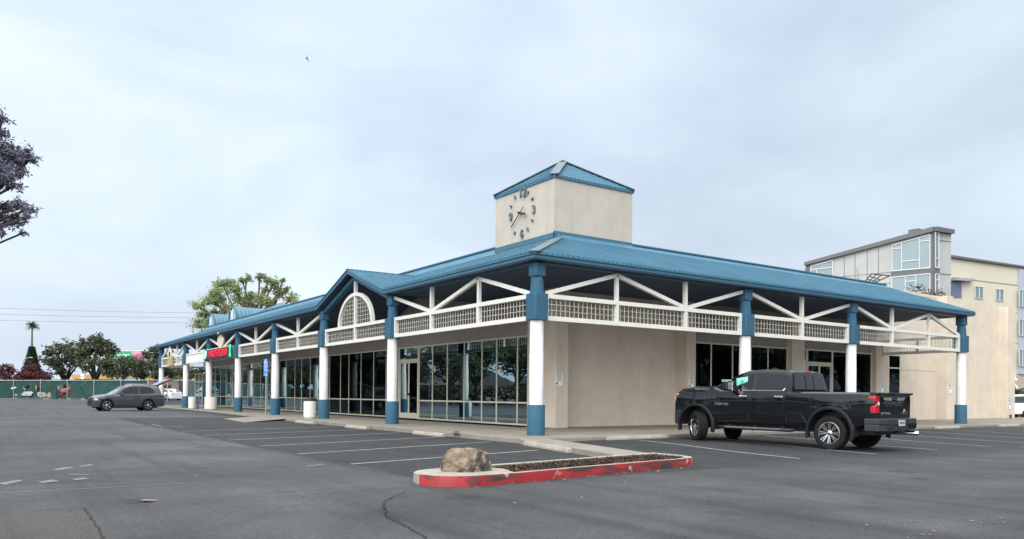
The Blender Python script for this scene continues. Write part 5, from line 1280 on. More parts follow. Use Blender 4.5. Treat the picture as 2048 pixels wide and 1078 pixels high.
BG = [  # px base, depth, label, clusters
    (132, 118, 'loose dark green tree left of the tallest fence-side tree, behind the green fence', [(100, 705, 13), (118, 697, 14), (138, 694, 12), (150, 705, 13), (92, 722, 10), (112, 722, 14), (132, 718, 14), (120, 742, 12), (150, 728, 12), (165, 715, 10)]),
    (190, 113, 'tallest dark tree behind the green fence, left of the green billboard', [(165, 688, 11), (182, 682, 12), (200, 680, 13), (215, 690, 12), (225, 702, 11), (178, 702, 14), (200, 702, 15), (160, 708, 12), (190, 725, 14), (214, 722, 14), (170, 735, 10)]),
    (245, 110, 'dense dark tree just below the green billboard', [(222, 728, 15), (240, 722, 14), (255, 730, 15), (232, 745, 14), (250, 745, 12), (215, 742, 12)]),
    (283, 114, 'dense dark tree below the pink billboard', [(265, 732, 14), (282, 728, 15), (297, 734, 14), (275, 746, 12), (292, 748, 12)]),
    (312, 108, 'dark tree rising beside the far left end column', [(298, 712, 10), (312, 700, 11), (320, 715, 12), (306, 728, 14), (318, 738, 12), (330, 722, 12), (336, 745, 12)]),
    (360, 118, 'dark tree seen under the canopy past the last column', [(345, 748, 12), (362, 742, 14), (380, 748, 12), (398, 744, 12), (372, 756, 10)])]
for px, D_, lab, cl in BG:
    b_ = at(px, 800, D_); tree('oak_tree', lab, 'tree', (b_.x, b_.y, .45), px_clusters(cl, D_, 2.5), .36, 400*len(cl), LEAF_DK, BARKD, .40, .34, 'trees behind the green fence', limb=.45, lw=.6, spread=.19)
b_ = at(62, 800, 112); tree('red_bush', 'broad dark red bush at the foot of the ivy-covered palm', 'bush', (b_.x, b_.y, .45), px_clusters([(45, 752, 12), (58, 742, 12), (70, 740, 12), (82, 750, 12), (62, 756, 14), (92, 757, 9), (36, 760, 8)], 112, 1.5), .34, 5200, LEAF_RED, BARKD, .5, .2)
b_ = at(12, 800, 116); tree('red_tree', 'thin reddish tree at the left edge behind the fence', 'tree', (b_.x, b_.y, .45), px_clusters([(4, 740, 10), (16, 736, 9), (26, 742, 8), (8, 752, 10), (22, 754, 9), (-8, 745, 12)], 116, 1.5), .34, 1900, LEAF_RED, BARKD, .5, .2)
# the near tree whose branch tips enter at the left edge
random.seed(33)
b_ = Vector((-17.6, 2.6, 0))
nc = px_clusters([(-5, 235, 15), (0, 262, 13), (8, 300, 25), (-12, 330, 26), (22, 318, 22), (45, 306, 13), (66, 315, 11), (12, 352, 20), (35, 345, 13), (30, 372, 9), (-15, 370, 16), (12, 410, 12), (38, 412, 14), (60, 418, 10), (8, 438, 16), (36, 440, 14), (50, 436, 10), (5, 460, 8), (48, 466, 6)], 18, .5)
nc += px_clusters([(-130, 200, 60), (-170, 320, 60), (-230, 180, 60), (-100, 330, 45), (-90, 430, 38), (-180, 430, 50), (-60, 260, 30)], 18, 1.5)
tree('street_tree', 'dark leafy branches of a near tree hanging in at the left edge', 'tree', tuple(b_), nc, .11, 34000, LEAF_GB, BARKD, .5, .22, limb=.26, lw=.32, droop=.35, spread=.17)

# palm wrapped in ivy
b_ = at(63, 800, 132); pz = at(63, 655, 132).z
pt = empty('palm_tree', 'tall thin palm whose lower trunk is a cone of ivy, far left', 'tree', (b_.x, b_.y, .4))
mb = MB(); mb.tube([(0, 0, -.2), (0, 0, pz-.4)], [.28, .11], 10); mb.build('trunk', BARK, pt, smooth=50)
IVY = leafmat('ivy_green', (.018, .032, .016), (.060, .085, .040), .6, .15)
vs = []; fs = []; tn = []; random.seed(4)
for _ in range(5200):
    h_ = random.random()**1.3; z = 3.0+h_*(pz-6.6); r_ = (1.35*(1-h_)**1.0+.22)*random.uniform(.8, 1.12); a = random.uniform(0, 6.28)
    p = Vector((r_*math.cos(a), r_*math.sin(a), z)); d = Vector((math.cos(a)*.6, math.sin(a)*.6, random.uniform(-1, .3))).normalized()*.38; q = Vector((-math.sin(a), math.cos(a), 0))*.15; o_ = len(vs)
    vs += [tuple(p), tuple(p+d*.5+q), tuple(p+d), tuple(p+d*.5-q)]; fs.append((o_, o_+1, o_+2, o_+3)); tn.append(random.random())
iv = leafmesh('ivy', vs, fs, tn, IVY, pt)
def fronds(parent, c, n, ln, m_, name='fronds', droop=.5, wd=.05):
    vs = []; fs = []; tn = []
    for k in range(n):
        a = random.uniform(0, 6.28); el = random.uniform(-.5, 1.2); K = 9; prev = None
        for i in range(K):
            t = i/(K-1); r_ = ln*t*math.cos(el)*(1-.12*t); z = ln*(t*math.sin(el)-droop*t*t); p = Vector((r_*math.cos(a), r_*math.sin(a), z))+c
            if prev is not None:
                dd = (p-prev); sd_ = Vector((-math.sin(a), math.cos(a), 0))
                for s_ in (-1, 1):
                    for u in (0, .5):
                        q0 = prev+dd*u; q1 = q0+dd*.4; tip = q0+dd*.9+sd_*s_*ln*.22*math.sin(math.pi*min(1, t+.12))+Vector((0, 0, -ln*.07)); o_ = len(vs)
                        vs += [tuple(q0), tuple(q1), tuple(tip)]; fs.append((o_, o_+1, o_+2)); tn.append(random.random())
            prev = p
    return leafmesh(name, vs, fs, tn, m_, parent)
fronds(pt, Vector((0, 0, pz-.1)), 80, 1.35, leafmat('palm_green', (.03, .042, .02), (.10, .13, .06)), 'crown', .28)
b_ = at(2035, 800, 66); fp = empty('palm_tree', 'low bushy palm behind the white SUV at the right edge', 'palm', (b_.x, b_.y, -.1))
mb = MB(); mb.tube([(0, 0, -.2), (0, 0, 2.1)], [.22, .16], 10); mb.build('trunk', BARK, fp)
fronds(fp, Vector((0, 0, 2.1)), 40, 1.5, leafmat('palm_deep_green', (.015, .035, .018), (.06, .11, .05)), 'crown', .7)

# trees and houses across the street, mirrored in the shop glass
random.seed(9)
def env_tree():
    cl = [(Vector((-46, 6, 0))+Vector((random.gauss(0, 2.0), random.gauss(0, 2.0), random.uniform(4.2, 8.6))), random.uniform(1.3, 2.2)) for _ in range(11)]
    return tree('lot_tree', 'leafy tree across the lot, mirrored in the shop windows', 'tree', (-46, 6, 0), cl, .42, 4200, LEAF_DK, BARKD, .4, .28, 'trees across the lot', lw=.6)
e0 = env_tree(); k_ = 0
for i, (x, y) in enumerate([(-27+random.uniform(-2, 2), 8+8.2*k+random.uniform(-1.5, 1.5)) for k in range(24)]+[(-36, 30+17*k) for k in range(10)]+[(34+9*k, -32+random.uniform(-3, 3)) for k in range(10)]+[(-46, -20), (-30, -48), (-8, -52), (12, -50)]):
    c = copy_tree(e0); c.location = (x, y, 0); c.rotation_euler = (0, 0, i*1.7); s_ = random.uniform(.75, 1.25); c.scale = (s_, s_, s_)

# low houses across the street; a leaf strip added to darken the glass reflections
for i, (x0, y0, x1, y1, lab) in enumerate(((-32, 10, -32, 200, 'long leaf strip added across the lot to darken reflections in the left shop windows'), (30, -35, 130, -35, 'long leaf strip added out of view to darken reflections in the right shop windows'))):
    vs = []; fs = []; tn = []; a = Vector((x0, y0, 0)); b = Vector((x1, y1, 0)); n = int((b-a).length*60)
    for _ in range(n):
        p = a+(b-a)*random.random()+Vector((random.gauss(0, .45), random.gauss(0, .45), random.random()**.8*2.3)); d = Vector((random.gauss(0, 1), random.gauss(0, 1), random.gauss(0, 1))).normalized()*.45; q = d.cross(Vector((random.random(), 1, random.random()))).normalized()*.2; o_ = len(vs)
        vs += [tuple(p), tuple(p+d*.5+q), tuple(p+d), tuple(p+d*.5-q)]; fs.append((o_, o_+1, o_+2, o_+3)); tn.append(random.random())
    tag(leafmesh('added_hedge', vs, fs, tn, LEAF_DK), lab, 'added_hedge')
HW_ = mat('house_siding', (.22, .21, .20), .8, var=.1); HR_ = mat('house_shingle', (.06, .058, .06), .9, var=.2)
for i, (x, y, w2, rz, lab) in enumerate(((-44, 60, 9, 90, 'low grey house across the lot, first of the row mirrored in the shop windows'), (-44, 92, 9, 90, 'low grey house across the lot, second of the row mirrored in the shop windows'), (-44, 130, 10, 90, 'low grey house across the lot, farthest of the row mirrored in the shop windows'), (66, -42, 10, 0, 'low grey house beyond the trees mirrored in the right side windows'))):
    h = empty('house', lab, 'house', (x, y, 0), R_(rz))
    mb = MB(); mb.box(-w2, w2, -5, 5, 0, 2.9); mb.build('wall', HW_, h)
    mb = MB(); mb.prism_x([(-5.6, 2.85), (5.6, 2.85), (0, 5.2)], -w2-.5, w2+.5); mb.build('roof', HR_, h)
    for q in (-.6, -.1, .45): mb = MB(); mb.box(q*w2, q*w2+1.4, -5.03, 5.03, 1.0, 2.1); mb.build('window', CARGLASS, h)
# ------------------------------------------------------------------ fence, billboards, far buildings, wires
F0 = Vector((-18.0, 99.0)); F1 = Vector((3.4, 84.3)); F2 = Vector((13.0, 77.7)); fd_ = (F1-F0).normalized(); FN = Vector((-fd_.y, fd_.x))
FA = empty('construction_fence', 'long fence covered in torn dark green fabric across the back of the lot', 'fence', (F0.x, F0.y, 0))
GREENF = mat('green_mesh_fabric', (.009, .052, .045), .8, var=.35, scale=.9)
rnd = random.Random(2); FL = (F1-F0).length; fz_ = lambda s_: .30+.25*s_/FL
def fpx(px):          # distance along the fence line that lies at a photo column
    d = at(px, 780, 1)-CAM; d2 = Vector((d.x, d.y)); o2 = Vector((CAM.x, CAM.y)); 
    den = fd_.x*(-d2.y)+fd_.y*d2.x; rhs = o2-F0; return (rhs.x*(-d2.y)+rhs.y*d2.x)/den
holes = [(fpx(56), .55, .75, .40), (fpx(53), 1.45, .40, .28), (fpx(83), .50, .62, .36), (fpx(77), 1.45, .38, .40), (fpx(82), 1.95, .14, .28), (fpx(128), 1.35, .80, .42), (fpx(131), .62, .85, .20), (fpx(138), 1.85, .35, .30), (fpx(27), 1.35, .32, .18), (fpx(98), .40, .25, .40), (fpx(32), .35, .18, .30), (fpx(170), 1.9, .06, .3), (fpx(163), 1.3, .06, .2)]
mb = MB(); st = .10; n1_, n2_ = int(FL/st), 21
for i in range(n1_):
    for j in range(n2_):
        s_ = (i+.5)*st; z = (j+.5)*st+.12
        if any(((s_-h[0])/h[2])**2+((z-h[1])/h[3])**2 < 1+.25*noise.noise(Vector((s_*3, z*3, 0))) for h in holes): continue
        q = [F0+fd_*(i*st), F0+fd_*((i+1)*st)]; zz = (j*st+.12, (j+1)*st+.12)
        def bl(a, z_): return .05*noise.noise(Vector((a*.9, z_*.9, 3)))
        P4 = []
        for a, z_ in ((0, 0), (1, 0), (1, 1), (0, 1)):
            pp = q[a]+FN*bl((i+a)*st, zz[z_]); P4.append((pp.x-F0.x, pp.y-F0.y, zz[z_]+fz_(s_)+.02*noise.noise(Vector(((i+a)*st*.6, 0, 0)))))
        mb.add(P4, [(0, 1, 2, 3)])
mb.build('fabric', GREENF, FA, smooth=80)
nrail = MB()
for k in range(0, 9):
    s_ = FL*k/8; p = fd_*s_; z = fz_(s_)
    m2 = MB(); m2.tube([(p.x-FN.x*.08, p.y-FN.y*.08, z-.3), (p.x-FN.x*.08, p.y-FN.y*.08, z+2.42)], .045, 8); m2.build('post', STEEL, FA)
nrail.tube([(-FN.x*.08, -FN.y*.08, fz_(0)+2.28), (fd_.x*FL-FN.x*.08, fd_.y*FL-FN.y*.08, fz_(FL)+2.28)], .032, 6); nrail.build('top_rail', STEEL, FA)
m2 = MB()
for i in range(60):
    s_ = FL*i/60; p = fd_*s_
    if rnd.random() < .75: m2.bar((p.x-FN.x*.35, p.y-FN.y*.35, fz_(s_)-.02), ((p+fd_*FL/61).x-FN.x*.35, (p+fd_*FL/61).y-FN.y*.35, fz_(s_)-.02), .35, .24)
tag(m2.build('low_curb', CONC2, loc=(F0.x, F0.y, 0)), 'pale low curb along the foot of the green fence', 'curb')
for px, wd, hh, lab in ((56, .95, .30, 'dark green sagging fabric heap under the left tear in the fence'), (80, .85, .32, 'dark green fabric heap under the second tear in the fence')):
    s_ = fpx(px); p = F0+fd_*s_-FN*.7; mb = MB(); mb.lathe([(wd, 0), (wd*.9, hh*.7), (wd*.6, hh), (.001, hh*.9)], n=14)
    for i, v_ in enumerate(mb.v): mb.v[i] = (v_[0], v_[1]*.35, v_[2])
    tag(mb.build('fabric_heap', GREENF, loc=(p.x, p.y, fz_(s_)-.15), rot=(0, 0, math.atan2(fd_.y, fd_.x)), smooth=50), lab, 'fabric')
s_ = fpx(116); p = F0+fd_*s_-FN*.6; mb = MB(); mb.lathe([(.38, 0), (.30, .5), (.14, 1.2), (.05, 1.7)], n=9, cap=True); tag(mb.build('fabric_flap', GREENF, loc=(p.x, p.y, fz_(s_)-.1)), 'hanging pointed flap of green fabric left of the red car', 'fabric')
# open chain-link stretch beyond the end column
CF = empty('chain_link_fence', 'bare chain-link fence seen under the canopy beyond the last columns', 'fence', (F1.x, F1.y, 0)); d3 = (F2-F1).normalized()
L3 = (F2-F1).length
for k in range(6):
    p = d3*(L3*k/5+.05); m2 = MB(); m2.tube([(p.x, p.y, .3), (p.x, p.y, 2.9)], .045, 8); m2.build('post', STEEL, CF)
m2 = MB(); m2.tube([(0, 0, 2.85), (d3.x*L3, d3.y*L3, 2.85)], .03, 6); m2.tube([(0, 0, .75), (d3.x*L3, d3.y*L3, .75)], .02, 6); m2.build('rail', STEEL, CF)
m2 = MB()
for k in range(int(L3/.35)):
    for sg in (1, -1):
        a = d3*(k*.35); b = d3*(min(L3, max(0, k*.35+sg*2.1)))
        if abs((b-a).length-2.1) < .01: m2.bar((a.x, a.y, .7), (b.x, b.y, 2.8), .012)
m2.build('chain_mesh', STEEL, CF)
m2 = MB(); a, b = d3*(L3*.38), d3*(L3*.62); m2.add([(a.x, a.y, .6), (b.x, b.y, .6), (b.x, b.y, 2.8), (a.x, a.y, 2.8)], [(0, 1, 2, 3)]); m2.build('fabric', GREENF, CF)
P = at(165, 753, 97); sg_ = empty('lot_sign', 'small square white sign standing above the green fence', 'sign', (P.x, P.y, .4), R_(34.5-90+90-69))
sg_.rotation_euler = (0, 0, -YAW)
mb = MB(); mb.box(-.22, .22, -.03, 0, P.z-.4-.28, P.z-.4+.32); mb.build('panel', PAPER, sg_)
mb = MB(); mb.bar((0, .02, 0), (0, .02, P.z-.6), .05); mb.build('post', STEEL, sg_)
mb = MB(); mb.box(-.16, .16, -.04, -.03, P.z-.4-.12, P.z-.4+.16); mb.build('print', mat('grey_print', (.45, .46, .5), .6), sg_)

def billboard(px0, px1, py0, py1, D_, face_m, label, lines, tcol):
    a, b = at(px0, py1, D_), at(px1, py1, D_); top = at(px0, py0, D_).z; c = (a+b)/2; w_2 = (b-a).length/2; h_ = top-a.z
    o = empty('billboard', label, 'billboard', (c.x, c.y, .4), -YAW)
    z0 = a.z-.4
    mb = MB(); mb.box(-w_2, w_2, -.1, .1, z0, z0+h_); mb.build('panel', face_m, o)
    mb = MB(); mb.box(-w_2-.1, w_2+.1, -.14, .12, z0-.12, z0-.002); mb.box(-w_2-.1, w_2+.1, -.14, .12, z0+h_+.002, z0+h_+.12); mb.build('frame', WHITE, o)
    mb = MB()
    for s_ in (-.6, .6): mb.tube([(s_*w_2, .2, 0), (s_*w_2, .2, z0)], .18, 10)
    mb.build('post', STEEL, o)
    for s_, sz, zz, xx in lines: text('lettering', s_, sz, tcol, o, (xx*w_2, -.11, z0+h_*zz), (1, 0, 0), (0, 0, 1), .01, bold=.01)
    return o
billboard(213, 262, 702, 722, 150, mat('billboard_green', (.01, .25, .11), .5, var=.05), 'bright green billboard with two rows of white lettering above the trees', [('Real Fresh', .62, .60, .35), ('Market Foods', .58, .25, -.05)], SW)
bb = billboard(263, 291, 702, 722, 152, mat('billboard_pink', (.46, .28, .37), .5, var=.1, scale=.6), 'pink billboard with coloured discs, right of the green billboard', [], SW)
for i, (x, z, r_, c) in enumerate(((-.3, 8.0, .55, (.75, .45, .08)), (.0, 7.6, .45, (.05, .12, .5)), (.2, 8.3, .5, (.75, .06, .30)), (.55, 7.3, .35, (.1, .55, .7)))):
    mb = MB(); mb.lathe([(.001, 0), (r_, 0), (r_, .02), (.001, .02)], (x*1.3, -.13-.004*i, z-.35), 20, axis='y'); mb.build('colour_disc', mat('disc_paint_%d' % i, c, .5, var=0), bb)

# yellow restaurant far behind the fence
def far_building(px0, px1, D_, z1, name, label, cat, wm, bm_, band, roofm=None, rpx=None):
    a, b = at(px0, 790, D_), at(px1, 790, D_); c = (a+b)/2; w2 = (b-a).length/2
    o = empty(name, label, cat, (c.x, c.y, .4), -YAW)
    mb = MB(); mb.box(-w2, w2, 0, 12, 0, z1-band); mb.build('wall', wm, o)
    mb = MB(); mb.box(-w2-.3, w2+.3, -.3, 12.3, z1-band+.002, z1); mb.build('fascia_band', bm_, o)
    mb = MB()
    n = max(2, int(w2*2/3))
    for i in range(n):
        x = -w2+.8+i*(2*w2-1.6)/n; mb = MB(); mb.box(x, x+1.6, -.02, .05, .9, 2.3); mb.build('window', CARGLASS, o)
    if roofm:
        x0, x1 = rpx; mb = MB(); mb.add([(x0, -1.5, z1-1.0), (x1, -1.5, z1-1.0), (x1-.6, 2.5, z1+.7), (x0+.6, 2.5, z1+.7)], [(0, 1, 2, 3)])
        for i in range(24): xx = x0+(x1-x0)*i/24; mb.bar((xx, -1.5, z1-.97), (x0+.6+(x1-x0-1.2)*i/24, 2.5, z1+.73), .05, .06)
        mb.build('roof', roofm, o)
    return o
YB = mat('mustard_fascia', (.42, .25, .07), .6, var=.06); TB = mat('brown_wall', (.16, .10, .085), .8, var=.1); GRR = mat('grey_seam_roof', (.20, .21, .23), .5, var=.1)
far_building(148, 400, 134, 3.9, 'restaurant', 'low mustard-topped restaurant with a grey seamed roof beyond the trees', 'building', TB, YB, .75, GRR, (-3.6, 1.6))

far_building(-75, 118, 128, 3.0, 'low_building', 'low tan building mostly hidden behind the left end of the green fence', 'building', mat('tan_render', (.30, .26, .23), .85, var=.1), GRR, .35)
# overhead wires, with their poles out of frame
for i, (y0, y1) in enumerate(((612, 626), (626, 634), (639, 644))):
    a, b = at(-220, y0-6, 124), at(520, y1+1, 112); pts = [a+(b-a)*t-Vector((0, 0, 1.0*4*t*(1-t)*.35)) for t in [k/24 for k in range(25)]]
    mb = MB(); mb.tube(pts, .026, 5); tag(mb.build('power_line', mat('wire_grey', (.16, .17, .19), .6, var=0)), ('topmost', 'middle', 'lowest')[i]+' of the three overhead wires crossing the sky at left', 'wire', 'three overhead wires')
for j, (px, D_) in enumerate(((-220, 124), (520, 112))):
    P = at(px, 790, D_); up = empty('utility_pole', 'wooden utility pole carrying the wires, '+('outside the left edge' if j == 0 else 'hidden behind the shops'), 'utility pole', (P.x, P.y, .3))
    mb = MB(); mb.tube([(0, 0, 0), (0, 0, 15.2)], [.17, .12], 10); mb.build('post', BARK, up)
    mb = MB(); mb.bar((-1, .6, 14.6), (1, -.6, 14.6), .12); mb.build('crossarm', BARK, up)
P = at(46, 790, 126); top = at(46, 718, 126).z-.4; lp = empty('street_lamp', 'thin curved-arm street lamp left of the ivy-covered palm', 'street lamp', (P.x, P.y, .4), -YAW)
mb = MB(); mb.tube([(0, 0, 0), (0, 0, top-.3), (.2, 0, top), (1.0, 0, top+.25)], [.07, .05, .045, .035], 8); mb.build('post', STEEL, lp)
mb = MB(); mb.box(.95, 1.5, -.12, .12, top+.2, top+.32); mb.build('lamp_head', STEEL, lp)

# bird
P = at(614, 117, 60); bd = bmesh.new()
mb = MB(); ctrl = Vector((0, 0, 0))
def wing(sg):
    pts = [Vector((0, 0, 0)), Vector((.03*sg, 0, .11*sg+.0)), Vector((-.03 if sg > 0 else .12, 0, .25*sg))]
    return pts
bp_ = [(-.07, .0, .28), (-.02, .0, .20), (.02, .0, .10), (.0, .0, .02), (.05, .0, -.06), (.10, .0, -.16), (.14, .0, -.27)]
mb.tube(bp_, [.008, .022, .030, .038, .032, .026, .008], 8); mb.tube([(.04, 0, -.01), (-.02, 0, .005), (-.08, 0, .0), (-.115, 0, -.005)], [.012, .045, .04, .008], 8)
tag(mb.build('bird', mat('slate_feathers', (.05, .06, .08), .8), loc=P, rot=(0, 0, -YAW), smooth=60), 'small dark bird gliding with wings spread in the open sky', 'bird')
bpy.data.objects['bird'].scale = (1.0, 1.6, 1.0)

# ------------------------------------------------------------------ grey and yellow apartment building behind the right wing
AP = empty('apartment_building', 'tall grey and pale yellow apartment building with slanted roof behind the shops', 'building', (62, 20, 0))
AO = Vector((62, 20, 0))
C0 = at(1868, 800, 75); C0.z = 0
dL = Vector((math.sin(R_(-19)), math.cos(R_(-19)), 0)); nL = Vector((-dL.y, dL.x, 0)); nL = nL if nL.dot(CAM-C0) > 0 else -nL
dR = Vector((math.sin(R_(96)), math.cos(R_(96)), 0)); nR = Vector((-dR.y, dR.x, 0)); nR = nR if nR.dot(CAM-C0) > 0 else -nR
def onp(px, py, P0, nrm, off=0):
    d = at(px, py, 1)-CAM; q = P0+nrm*off; t = (q-CAM).dot(nrm)/d.dot(nrm); return CAM+d*t-AO
def z2(x, y): return 1600+x/5.99, 440+y/5.99
Lp = lambda x, y, off=0: onp(*z2(x, y), C0, nL, off); Rp = lambda x, y, off=0: onp(*z2(x, y), C0, nR, off)
GP = mat('grey_cement_panel', (.35, .36, .36), .7, var=.08, scale=.4); DG = mat('dark_grey_band', (.10, .105, .11), .6, var=.05); YP = mat('pale_yellow_stucco', (.50, .475, .385), .85, var=.04, scale=.4, bump=.1)  # apartment colours lightened to stand in for distance haze
APG = mat('apartment_glass', (.10, .17, .20), .06, var=.1, scale=.3, spec=.9, coat=.6); WF = mat('white_window_frame', (.52, .54, .55), .5, var=0)
tl_, tc_ = Lp(75, 512), Lp(1603, 90); tr_ = Rp(1812, 125)
def g0(v): return Vector((v.x, v.y, 0))
mb = MB(); bk = Vector((.80, .60, 0))*7
a, b, c = tl_, tc_, tr_
vs = [g0(a), g0(b), g0(c), g0(c)+bk, g0(a)+bk, a, b, c, c+bk, a+bk]
mb.add(vs, [(0, 1, 6, 5), (1, 2, 7, 6), (2, 3, 8, 7), (3, 4, 9, 8), (4, 0, 5, 9), (5, 6, 7, 8, 9)]); mb.build('wall', GP, AP)
def slab(name, pts, nrm, th, m_, parent=AP):
    mb = MB(); n = len(pts); vs = [p for p in pts]+[p+nrm*th for p in pts]
    mb.add(vs, [tuple(range(n))[::-1], tuple(range(n, 2*n))]+[(i, (i+1) % n, n+(i+1) % n, n+i) for i in range(n)]); return mb.build(name, m_, parent)
rfm = slab('roof', [Lp(60, 512), Lp(1605, 84), Lp(1605, 140), Lp(60, 550)], nL, .35, DG)
slab('roof_fascia', [Rp(1603, 84), Rp(1813, 122), Rp(1813, 170), Rp(1603, 140)], nR, .35, DG)
mb = MB(); q = Lp(1370, 130)-nL*1.5; mb.box(q.x-.7, q.x+.7, q.y-.5, q.y+.5, q.z-.8, q.z+.35); mb.build('roof_vent', DG, AP)
slab('corner_post', [Lp(1563, 150), Lp(1603, 140), Lp(1603, 900), Lp(1563, 900)], nL, .08, DG); slab('corner_post', [Rp(1603, 140), Rp(1616, 142), Rp(1616, 900), Rp(1603, 900)], nR, .08, DG)
slab('floor_band', [Lp(1090, 622), Lp(1563, 580), Lp(1563, 632), Lp(1090, 675)], nL, .07, DG); slab('floor_band', [Rp(1616, 572), Rp(1668, 578), Rp(1668, 640), Rp(1616, 632)], nR, .07, DG)
slab('corner_post', [Lp(75, 545), Lp(125, 540), Lp(125, 800), Lp(75, 800)], nL, .06, DG)
def apwin(fn, nrm, quad, bars):
    gls = [fn(*p, .03) for p in quad]
    fr = MB(); q2 = [fn(*p, .08) for p in quad]
    for i in range(4): fr.bar(q2[i], q2[(i+1) % 4], .09, .09)
    for p0, p1 in bars: fr.bar(fn(*p0, .08), fn(*p1, .08), .08, .08)
    f = fr.build('window', WF, AP); mb = MB(); mb.add(gls, [(0, 1, 2, 3)]); mb.build('window_pane', APG, f)
apwin(Lp, nL, [(1105, 300), (1558, 176), (1558, 572), (1105, 610)], [((1217, 270), (1217, 600)), ((1432, 212), (1432, 582)), ((1110, 345), (1217, 336)), ((1432, 258), (1558, 244)), ((1217, 497), (1432, 478))])
apwin(Lp, nL, [(1100, 686), (1558, 642), (1558, 860), (1100, 880)], [((1262, 670), (1262, 870)), ((1387, 658), (1387, 870)), ((1262, 738), (1387, 728))])
apwin(Lp, nL, [(130, 558), (393, 482), (393, 800), (130, 800)], [((130, 597), (393, 566)), ((200, 590), (200, 800))])
apwin(Rp, nR, [(1620, 150), (1664, 155), (1664, 572), (1620, 568)], [((1620, 460), (1664, 465))]); apwin(Rp, nR, [(1620, 645), (1664, 648), (1664, 880), (1620, 880)], [((1620, 716), (1664, 720))])
jm = MB()
for x, yt in ((530, 440), (660, 405), (805, 365), (940, 330)): jm.bar(Lp(x, yt, .01), Lp(x, 720, .01), .05, .02, up=nL)
jm.bar(Lp(400, 690, .01), Lp(1090, 625, .01), .02, .05); jm.bar(Lp(400, 800, .01), Lp(1090, 752, .01), .02, .05); jm.bar(Rp(1670, 240, .01), Rp(1812, 262, .01), .02, .05); jm.bar(Rp(1670, 640, .01), Rp(1812, 655, .01), .02, .05)
jm.build('panel_joint', DG, AP)
# yellow wing
Y0 = at(1903, 700, 77.5); Y0.z = 0
def z3(x, y): return 1900+x/2.993, 500+y/2.993
Yp = lambda x, y, off=0: onp(*z3(x, y), Y0, nR, off)
a, b = Yp(-20, 34), Yp(620, 129); mb = MB(); bk = (-nR)*14
vs = [g0(a), g0(b), g0(b)+bk, g0(a)+bk, a, b, b+bk, a+bk]; mb.add(vs, [(0, 1, 5, 4), (1, 2, 6, 5), (2, 3, 7, 6), (3, 0, 4, 7), (4, 5, 6, 7)]); mb.build('wing_wall', YP, AP)
slab('wing_coping', [Yp(-20, 30, .0), Yp(620, 126, .0), Yp(620, 134, .0), Yp(-20, 44, .0)], nR, .3, DG)
slab('grey_bay', [Yp(403, 118), Yp(520, 136), Yp(520, 760), Yp(403, 742)], nR, .25, mat('blue_grey_panel', (.34, .37, .42), .7, var=.05))
slab('balcony_recess', [Yp(5, 188), Yp(68, 190), Yp(68, 288), Yp(5, 286)], nR, .04, mat('recess_blue_grey', (.10, .14, .21), .4, var=.2))
slab('balcony_slab', [Yp(2, 166), Yp(125, 178), Yp(70, 190), Yp(2, 184)], nR, .6, mat('slab_grey', (.30, .29, .30), .8))  # balcony slab in one plain grey
slab('ground_floor', [Yp(330, 742), Yp(520, 748), Yp(520, 980), Yp(330, 980)], nR, .12, mat('tan_base', (.36, .31, .27), .85, var=.08))
jm = MB()
for p0, p1 in (((130, 179), (403, 211)), ((350, 372), (403, 377)), ((350, 553), (403, 559)), ((350, 738), (403, 741))): jm.bar(Yp(*p0, .02), Yp(*p1, .02), .03, .08)
jm.build('panel_joint', mat('joint_mauve', (.25, .22, .26), .8), AP)
def ywin(x0, x1, y0, y1, y2, y3, off=.03):
    fr = MB(); q = [Yp(x0, y0, off+.05), Yp(x1, y1, off+.05), Yp(x1, y3, off+.05), Yp(x0, y2, off+.05)]
    for i in range(4): fr.bar(q[i], q[(i+1) % 4], .06, .06)
    fr.bar((q[0]+q[1])/2, (q[2]+q[3])/2, .07, .08); f = fr.build('window', WF, AP)
    mb = MB(); mb.add([Yp(x0, y0, off), Yp(x1, y1, off), Yp(x1, y3, off), Yp(x0, y2, off)], [(0, 1, 2, 3)]); mb.build('window_pane', APG, f)
ywin(151, 199, 217, 222, 286, 291); ywin(275, 321, 233, 237, 300, 304)
for y in (238, 412, 594): ywin(415, 455, y, y+5, y+98, y+104, .29)
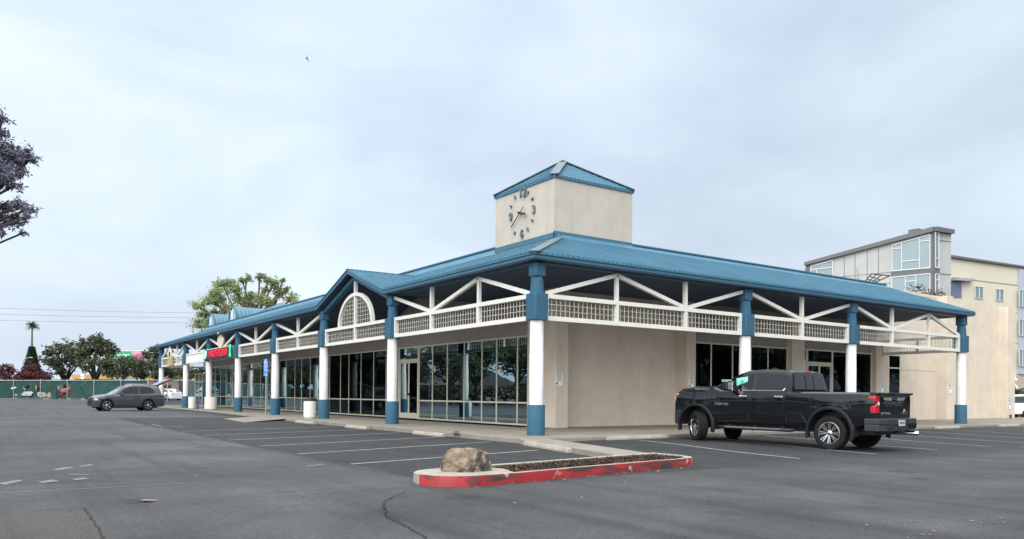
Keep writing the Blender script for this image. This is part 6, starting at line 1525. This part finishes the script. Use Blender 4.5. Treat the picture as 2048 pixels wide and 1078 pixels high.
P = at(2029, 755, 76); sl = empty('wall_lamp', 'small bell-shaped wall lamp on the apartment above the white SUV', 'lamp', (P.x, P.y, P.z)); mb = MB(); mb.tube([(0, 0, .4), (0, 0, 0)], .12, 8); mb.lathe([(.08, 0), (.32, -.25), (.001, -.25)], n=14); mb.build('shade', WHITE, sl)

# things on the shop roof
def onY(px, py, Y): 
    d = at(px, py, 1)-CAM; return CAM+d*((Y-CAM.y)/d.y)
rfx = empty('roof_frame', 'dark steel lattice frame leaning above the blue roof before the grey apartment wall', 'frame', (33, 12, 7.1)); O_ = Vector((33, 12, 7.1))
fp_ = [onY(*z2(x, y), 12)-O_ for x, y in ((770, 745), (855, 645), (1075, 668), (885, 755))]; mb = MB()
for i in range(4): mb.bar(fp_[i], fp_[(i+1) % 4], .07)
for t in (.35, .7): mb.bar(fp_[0]+(fp_[3]-fp_[0])*t, fp_[1]+(fp_[2]-fp_[1])*t*.8, .05); mb.bar(fp_[0]+(fp_[1]-fp_[0])*t, fp_[3]+(fp_[2]-fp_[3])*t*.6, .05)
for p in (fp_[0], fp_[3]): mb.bar(p, (p.x, p.y, 0), .07)
mb.build('lattice', mat('dark_steel', (.07, .07, .09), .5, metal=.5), rfx)
a, b = onY(*z2(687, 580), 12), onY(*z2(705, 725), 12); mb = MB(); mb.tube([a, b, (b.x, b.y, 7.05)], .06, 8); tag(mb.build('roof_pipe', STEEL), 'thin leaning vent pipe on the roof left of the steel frame', 'pipe')
random.seed(8)
SH = leafmat('terrace_leaves', (.07, .045, .032), (.20, .16, .09), .7, .2)
for i, (x, y, r_) in enumerate(((1375, 800, .50), (1420, 825, .50), (1530, 855, .38), (1610, 850, .55), (1680, 880, .35))):
    c = onY(*z2(x, y+10), 6.2); plantlet('potted_shrub', ['reddish sprawling shrub, leftmost on the roof edge before the apartment windows', 'brownish shrub right of the leftmost roof-edge shrub', 'low green shrub in the middle of the roof edge', 'tall grey-green shrub below the apartment corner post', 'small twiggy shrub at the right end of the roof-edge planting'][i], 'shrub', (c.x, c.y, 7.12), 120, r_, c.z-7.12+.15, SH, .22, .10, 'shrubs along the right wing roof edge')
